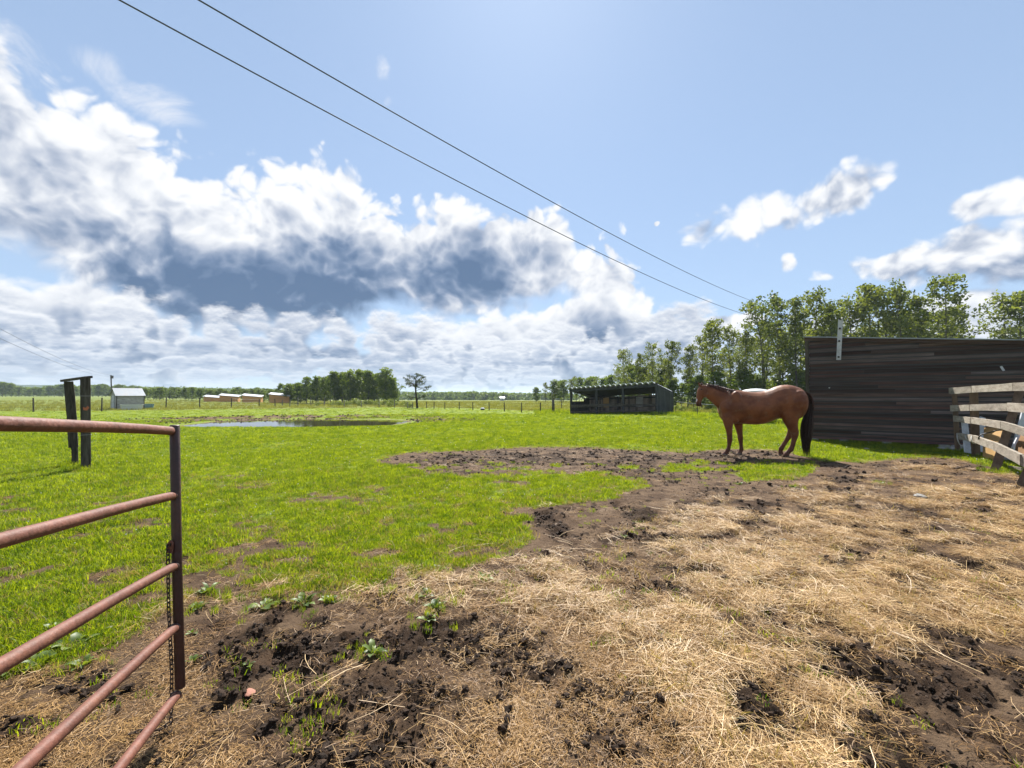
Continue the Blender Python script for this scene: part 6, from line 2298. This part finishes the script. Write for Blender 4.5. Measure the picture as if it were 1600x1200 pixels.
    rot = np.stack([rng.normal(size=len(X)) * .1, rng.normal(size=len(X)) * .1, rng.uniform(0, 6.28, len(X))], 1)
    scatter('chaff', cc, 6, np.stack([X, Y, height(X, Y, True) + .002], 1), .7 + .6 * rng.random(len(X)), rot, 'short broken bits of straw pressed into the soil', 9)
    x, y, r = sample(6500, 1.5, 12, rng, power=.9)
    g, s, c, d, n3 = cover(x, y)
    keep = rng.random(len(x)) < np.clip(s * .5 + .02 * (1 - g), 0, 1)
    X, Y = x[keep], y[keep]
    rot = np.stack([rng.normal(size=len(X)) * .08, rng.normal(size=len(X)) * .08, rng.uniform(0, 6.28, len(X))], 1)
    scatter('long_straw', cl_, 6, np.stack([X, Y, height(X, Y, True) + .008], 1), .6 + .6 * rng.random(len(X)), rot, 'long single straw stalks lying across each other', 10)
    # --- clods
    ck = variants('clod', lambda i: clod(500 + i), 8)
    x, y, r = sample(70000, 1.3, 22, rng, power=.85)
    g, s, c, d, n3 = cover(x, y)
    keep = rng.random(len(x)) < np.clip(.13 * (1 - g) + .95 * d * (1 - .35 * s), 0, 1)
    X, Y, r_, D_ = x[keep], y[keep], r[keep], d[keep]
    sz = .0022 + .015 * rng.random(len(X)) ** 4 * (0.5 + D_) + .003 * rng.random(len(X))
    sz = sz * np.clip(1 + (r_ - 5) * .13, .9, 2.4)
    rot = rng.uniform(0, 6.28, (len(X), 3)); rot[:, :2] *= .1
    scatter('soil_clods', ck, 8, np.stack([X, Y, height(X, Y, True) + sz * .25], 1), sz, rot, 'dark crumbly clods of churned mud and dung', 11)
    # pond bank clods
    n = 2600
    a = rng.uniform(0, 6.28, n); e = rng.uniform(1.05, 1.8, n)
    X = POND[0] + np.cos(a) * POND[2] * e; Y = POND[1] + np.sin(a) * POND[3] * e
    pe = pond_e(X, Y)
    k = (Y > POND[1] - 1.0) & (pe > 1.05) & (pe < 1.8) & (fbm(X * 1.1, Y * 1.1, 3, 52) > .44)
    X, Y = X[k], Y[k]
    sz = .02 + .05 * rng.random(len(X)) ** 2
    rot = rng.uniform(0, 6.28, (len(X), 3)); rot[:, :2] *= .1
    scatter('bank_clods', ck, 8, np.stack([X, Y, height(X, Y, True) + sz * .2], 1), sz, rot, 'trampled lumps of earth along the pond bank', 12)
    # --- white clover heads
    def head(i):
        bm = bmesh.new(); bmesh.ops.create_icosphere(bm, subdivisions=1, radius=.012)
        for v in bm.verts: v.co.z += .055
        me = bpy.data.meshes.new('clover_head'); bm.to_mesh(me); bm.free(); me.materials.append(PETAL_M); return me
    cf = variants('clover_head', head, 2)
    x, y, r = sample(2600, 6, 30, rng)
    g, s, c, d, n3 = cover(x, y)
    keep = (g > .7) & (fbm(x * .5, y * .5, 3, 99) > .5) & (pond_e(x, y) > 1.7) & (rng.random(len(x)) < .30)
    X, Y, r_ = x[keep], y[keep], r[keep]
    rot = np.zeros((len(X), 3))
    scatter('clover_flowers', cf, 2, np.stack([X, Y, height(X, Y)], 1), np.clip(r_ * .07, .6, 1.4), rot, 'tiny white clover heads dotted through the grass', 13)


build_scatter()


# ------------------------------------------------------------------ broad-leaved weeds on the near soil
def build_weeds():
    rng = np.random.default_rng(31)
    leaves = []
    for v in range(4):
        m = MB()
        L, W = 1.0, .17 + .05 * v
        n = 6
        vs, fs = [], []
        for i in range(n + 1):
            f = i / n
            w = W * math.sin(math.pi * (f * .88 + .08)) ** .8 * (1 + .12 * math.sin(f * 19 + v))
            zc = .30 * math.sin(f * 1.9) - .20 * f * f
            vs += [(f * L, -w, zc + .05), (f * L, 0, zc), (f * L, w, zc + .05)]
        for i in range(n):
            a = 3 * i
            fs += [(a, a + 3, a + 4, a + 1), (a + 1, a + 4, a + 5, a + 2)]
        m.add(vs, fs)
        leaves.append(m.mesh('weed_leaf', WEED_M, True, recalc=False))
    spots = [(583, 1020, .16, 'spreading weed alone on bare soil, lower middle'), (681, 952, .13, 'weed rosette beside the churned mud'), (664, 937, .12, 'small weed just behind the rosette by the churned mud'),
             (668, 973, .11, 'low grey green weed at the left edge of the churned mud'), (757, 912, .12, 'upright leafy weed standing alone in the straw fringe'), (683, 893, .14, 'bushy weed at the front edge of the grass'),
             (597, 915, .10, 'dark weed beside a clod at the edge of the grass'), (410, 948, .17, 'spiky weed clump in the row at the edge of the bare soil'), (474, 946, .17, 'broad weed clump right of the spiky one'), (515, 940, .13, 'weed clump with upright leaves at the right end of the row'),
             (308, 953, .11, 'weed just right of the gate post above the bare soil'), (300, 1034, .10, 'pale weed on bare soil close to the gate post'), (301, 988, .07, 'tiny weed seedling right of the gate post'), (387, 1040, .075, 'tuft of fine leaves alone on the bare soil near the gate'),
             (112, 1012, .22, 'large leafy weed clump seen between the gate rails'), (60, 1040, .18, 'leafy weeds in the lower left corner behind the gate'), (128, 1040, .13, 'broad round-leaved weed below the large clump behind the gate'), (20, 1050, .18, 'weed clump at the left edge of the picture'),
             (155, 1092, .09, 'small weed beneath the fourth gate rail'), (142, 1068, .08, 'small sprig between the fourth and fifth gate rails'), (90, 985, .15, 'weed clump above the large one behind the gate'), (325, 925, .16, 'low sprawling weed at the edge of the grass right of the gate'),
             (355, 880, .13, 'pale broad weed in the grass right of the gate post'), (1238, 763, .13, 'small green weed at the near edge of the straw'), (1376, 756, .12, 'small weed patch in the straw before the barn'), (1170, 800, .09, 'weed at the edge of the straw, below the horse'), (1092, 801, .09, 'small weed on the bare patch below the horse'),
             (975, 842, .10, 'weed sprig on the soil strip in the middle'), (1155, 756, .12, 'weed sprig on bare mud in front of the horse legs')]
    for i, (px, py, s, lab) in enumerate(spots):
        g = G(px, py)
        z = float(height(np.array([g.x]), np.array([g.y]), True)[0])
        o = thing('weed', (g.x, g.y, z), lab, 'weed', 'broad-leaved weeds on the bare soil', rotz=rng.uniform(0, 6))
        n = int(rng.integers(8, 13)) if s > .1 else 6
        s = s * .80
        for k in range(n):
            a = k * 2.4 + rng.uniform(-.3, .3)
            r0 = s * rng.uniform(0, .25)
            l = put('leaf', leaves[int(rng.integers(0, 4))], o, (math.cos(a) * r0, math.sin(a) * r0, .002), (rng.uniform(-.3, .3), rng.uniform(-.75, .05), a))
            q = s * rng.uniform(.55, 1.05) * .62
            l.scale = (q, q * rng.uniform(.8, 1.3), q)


build_weeds()
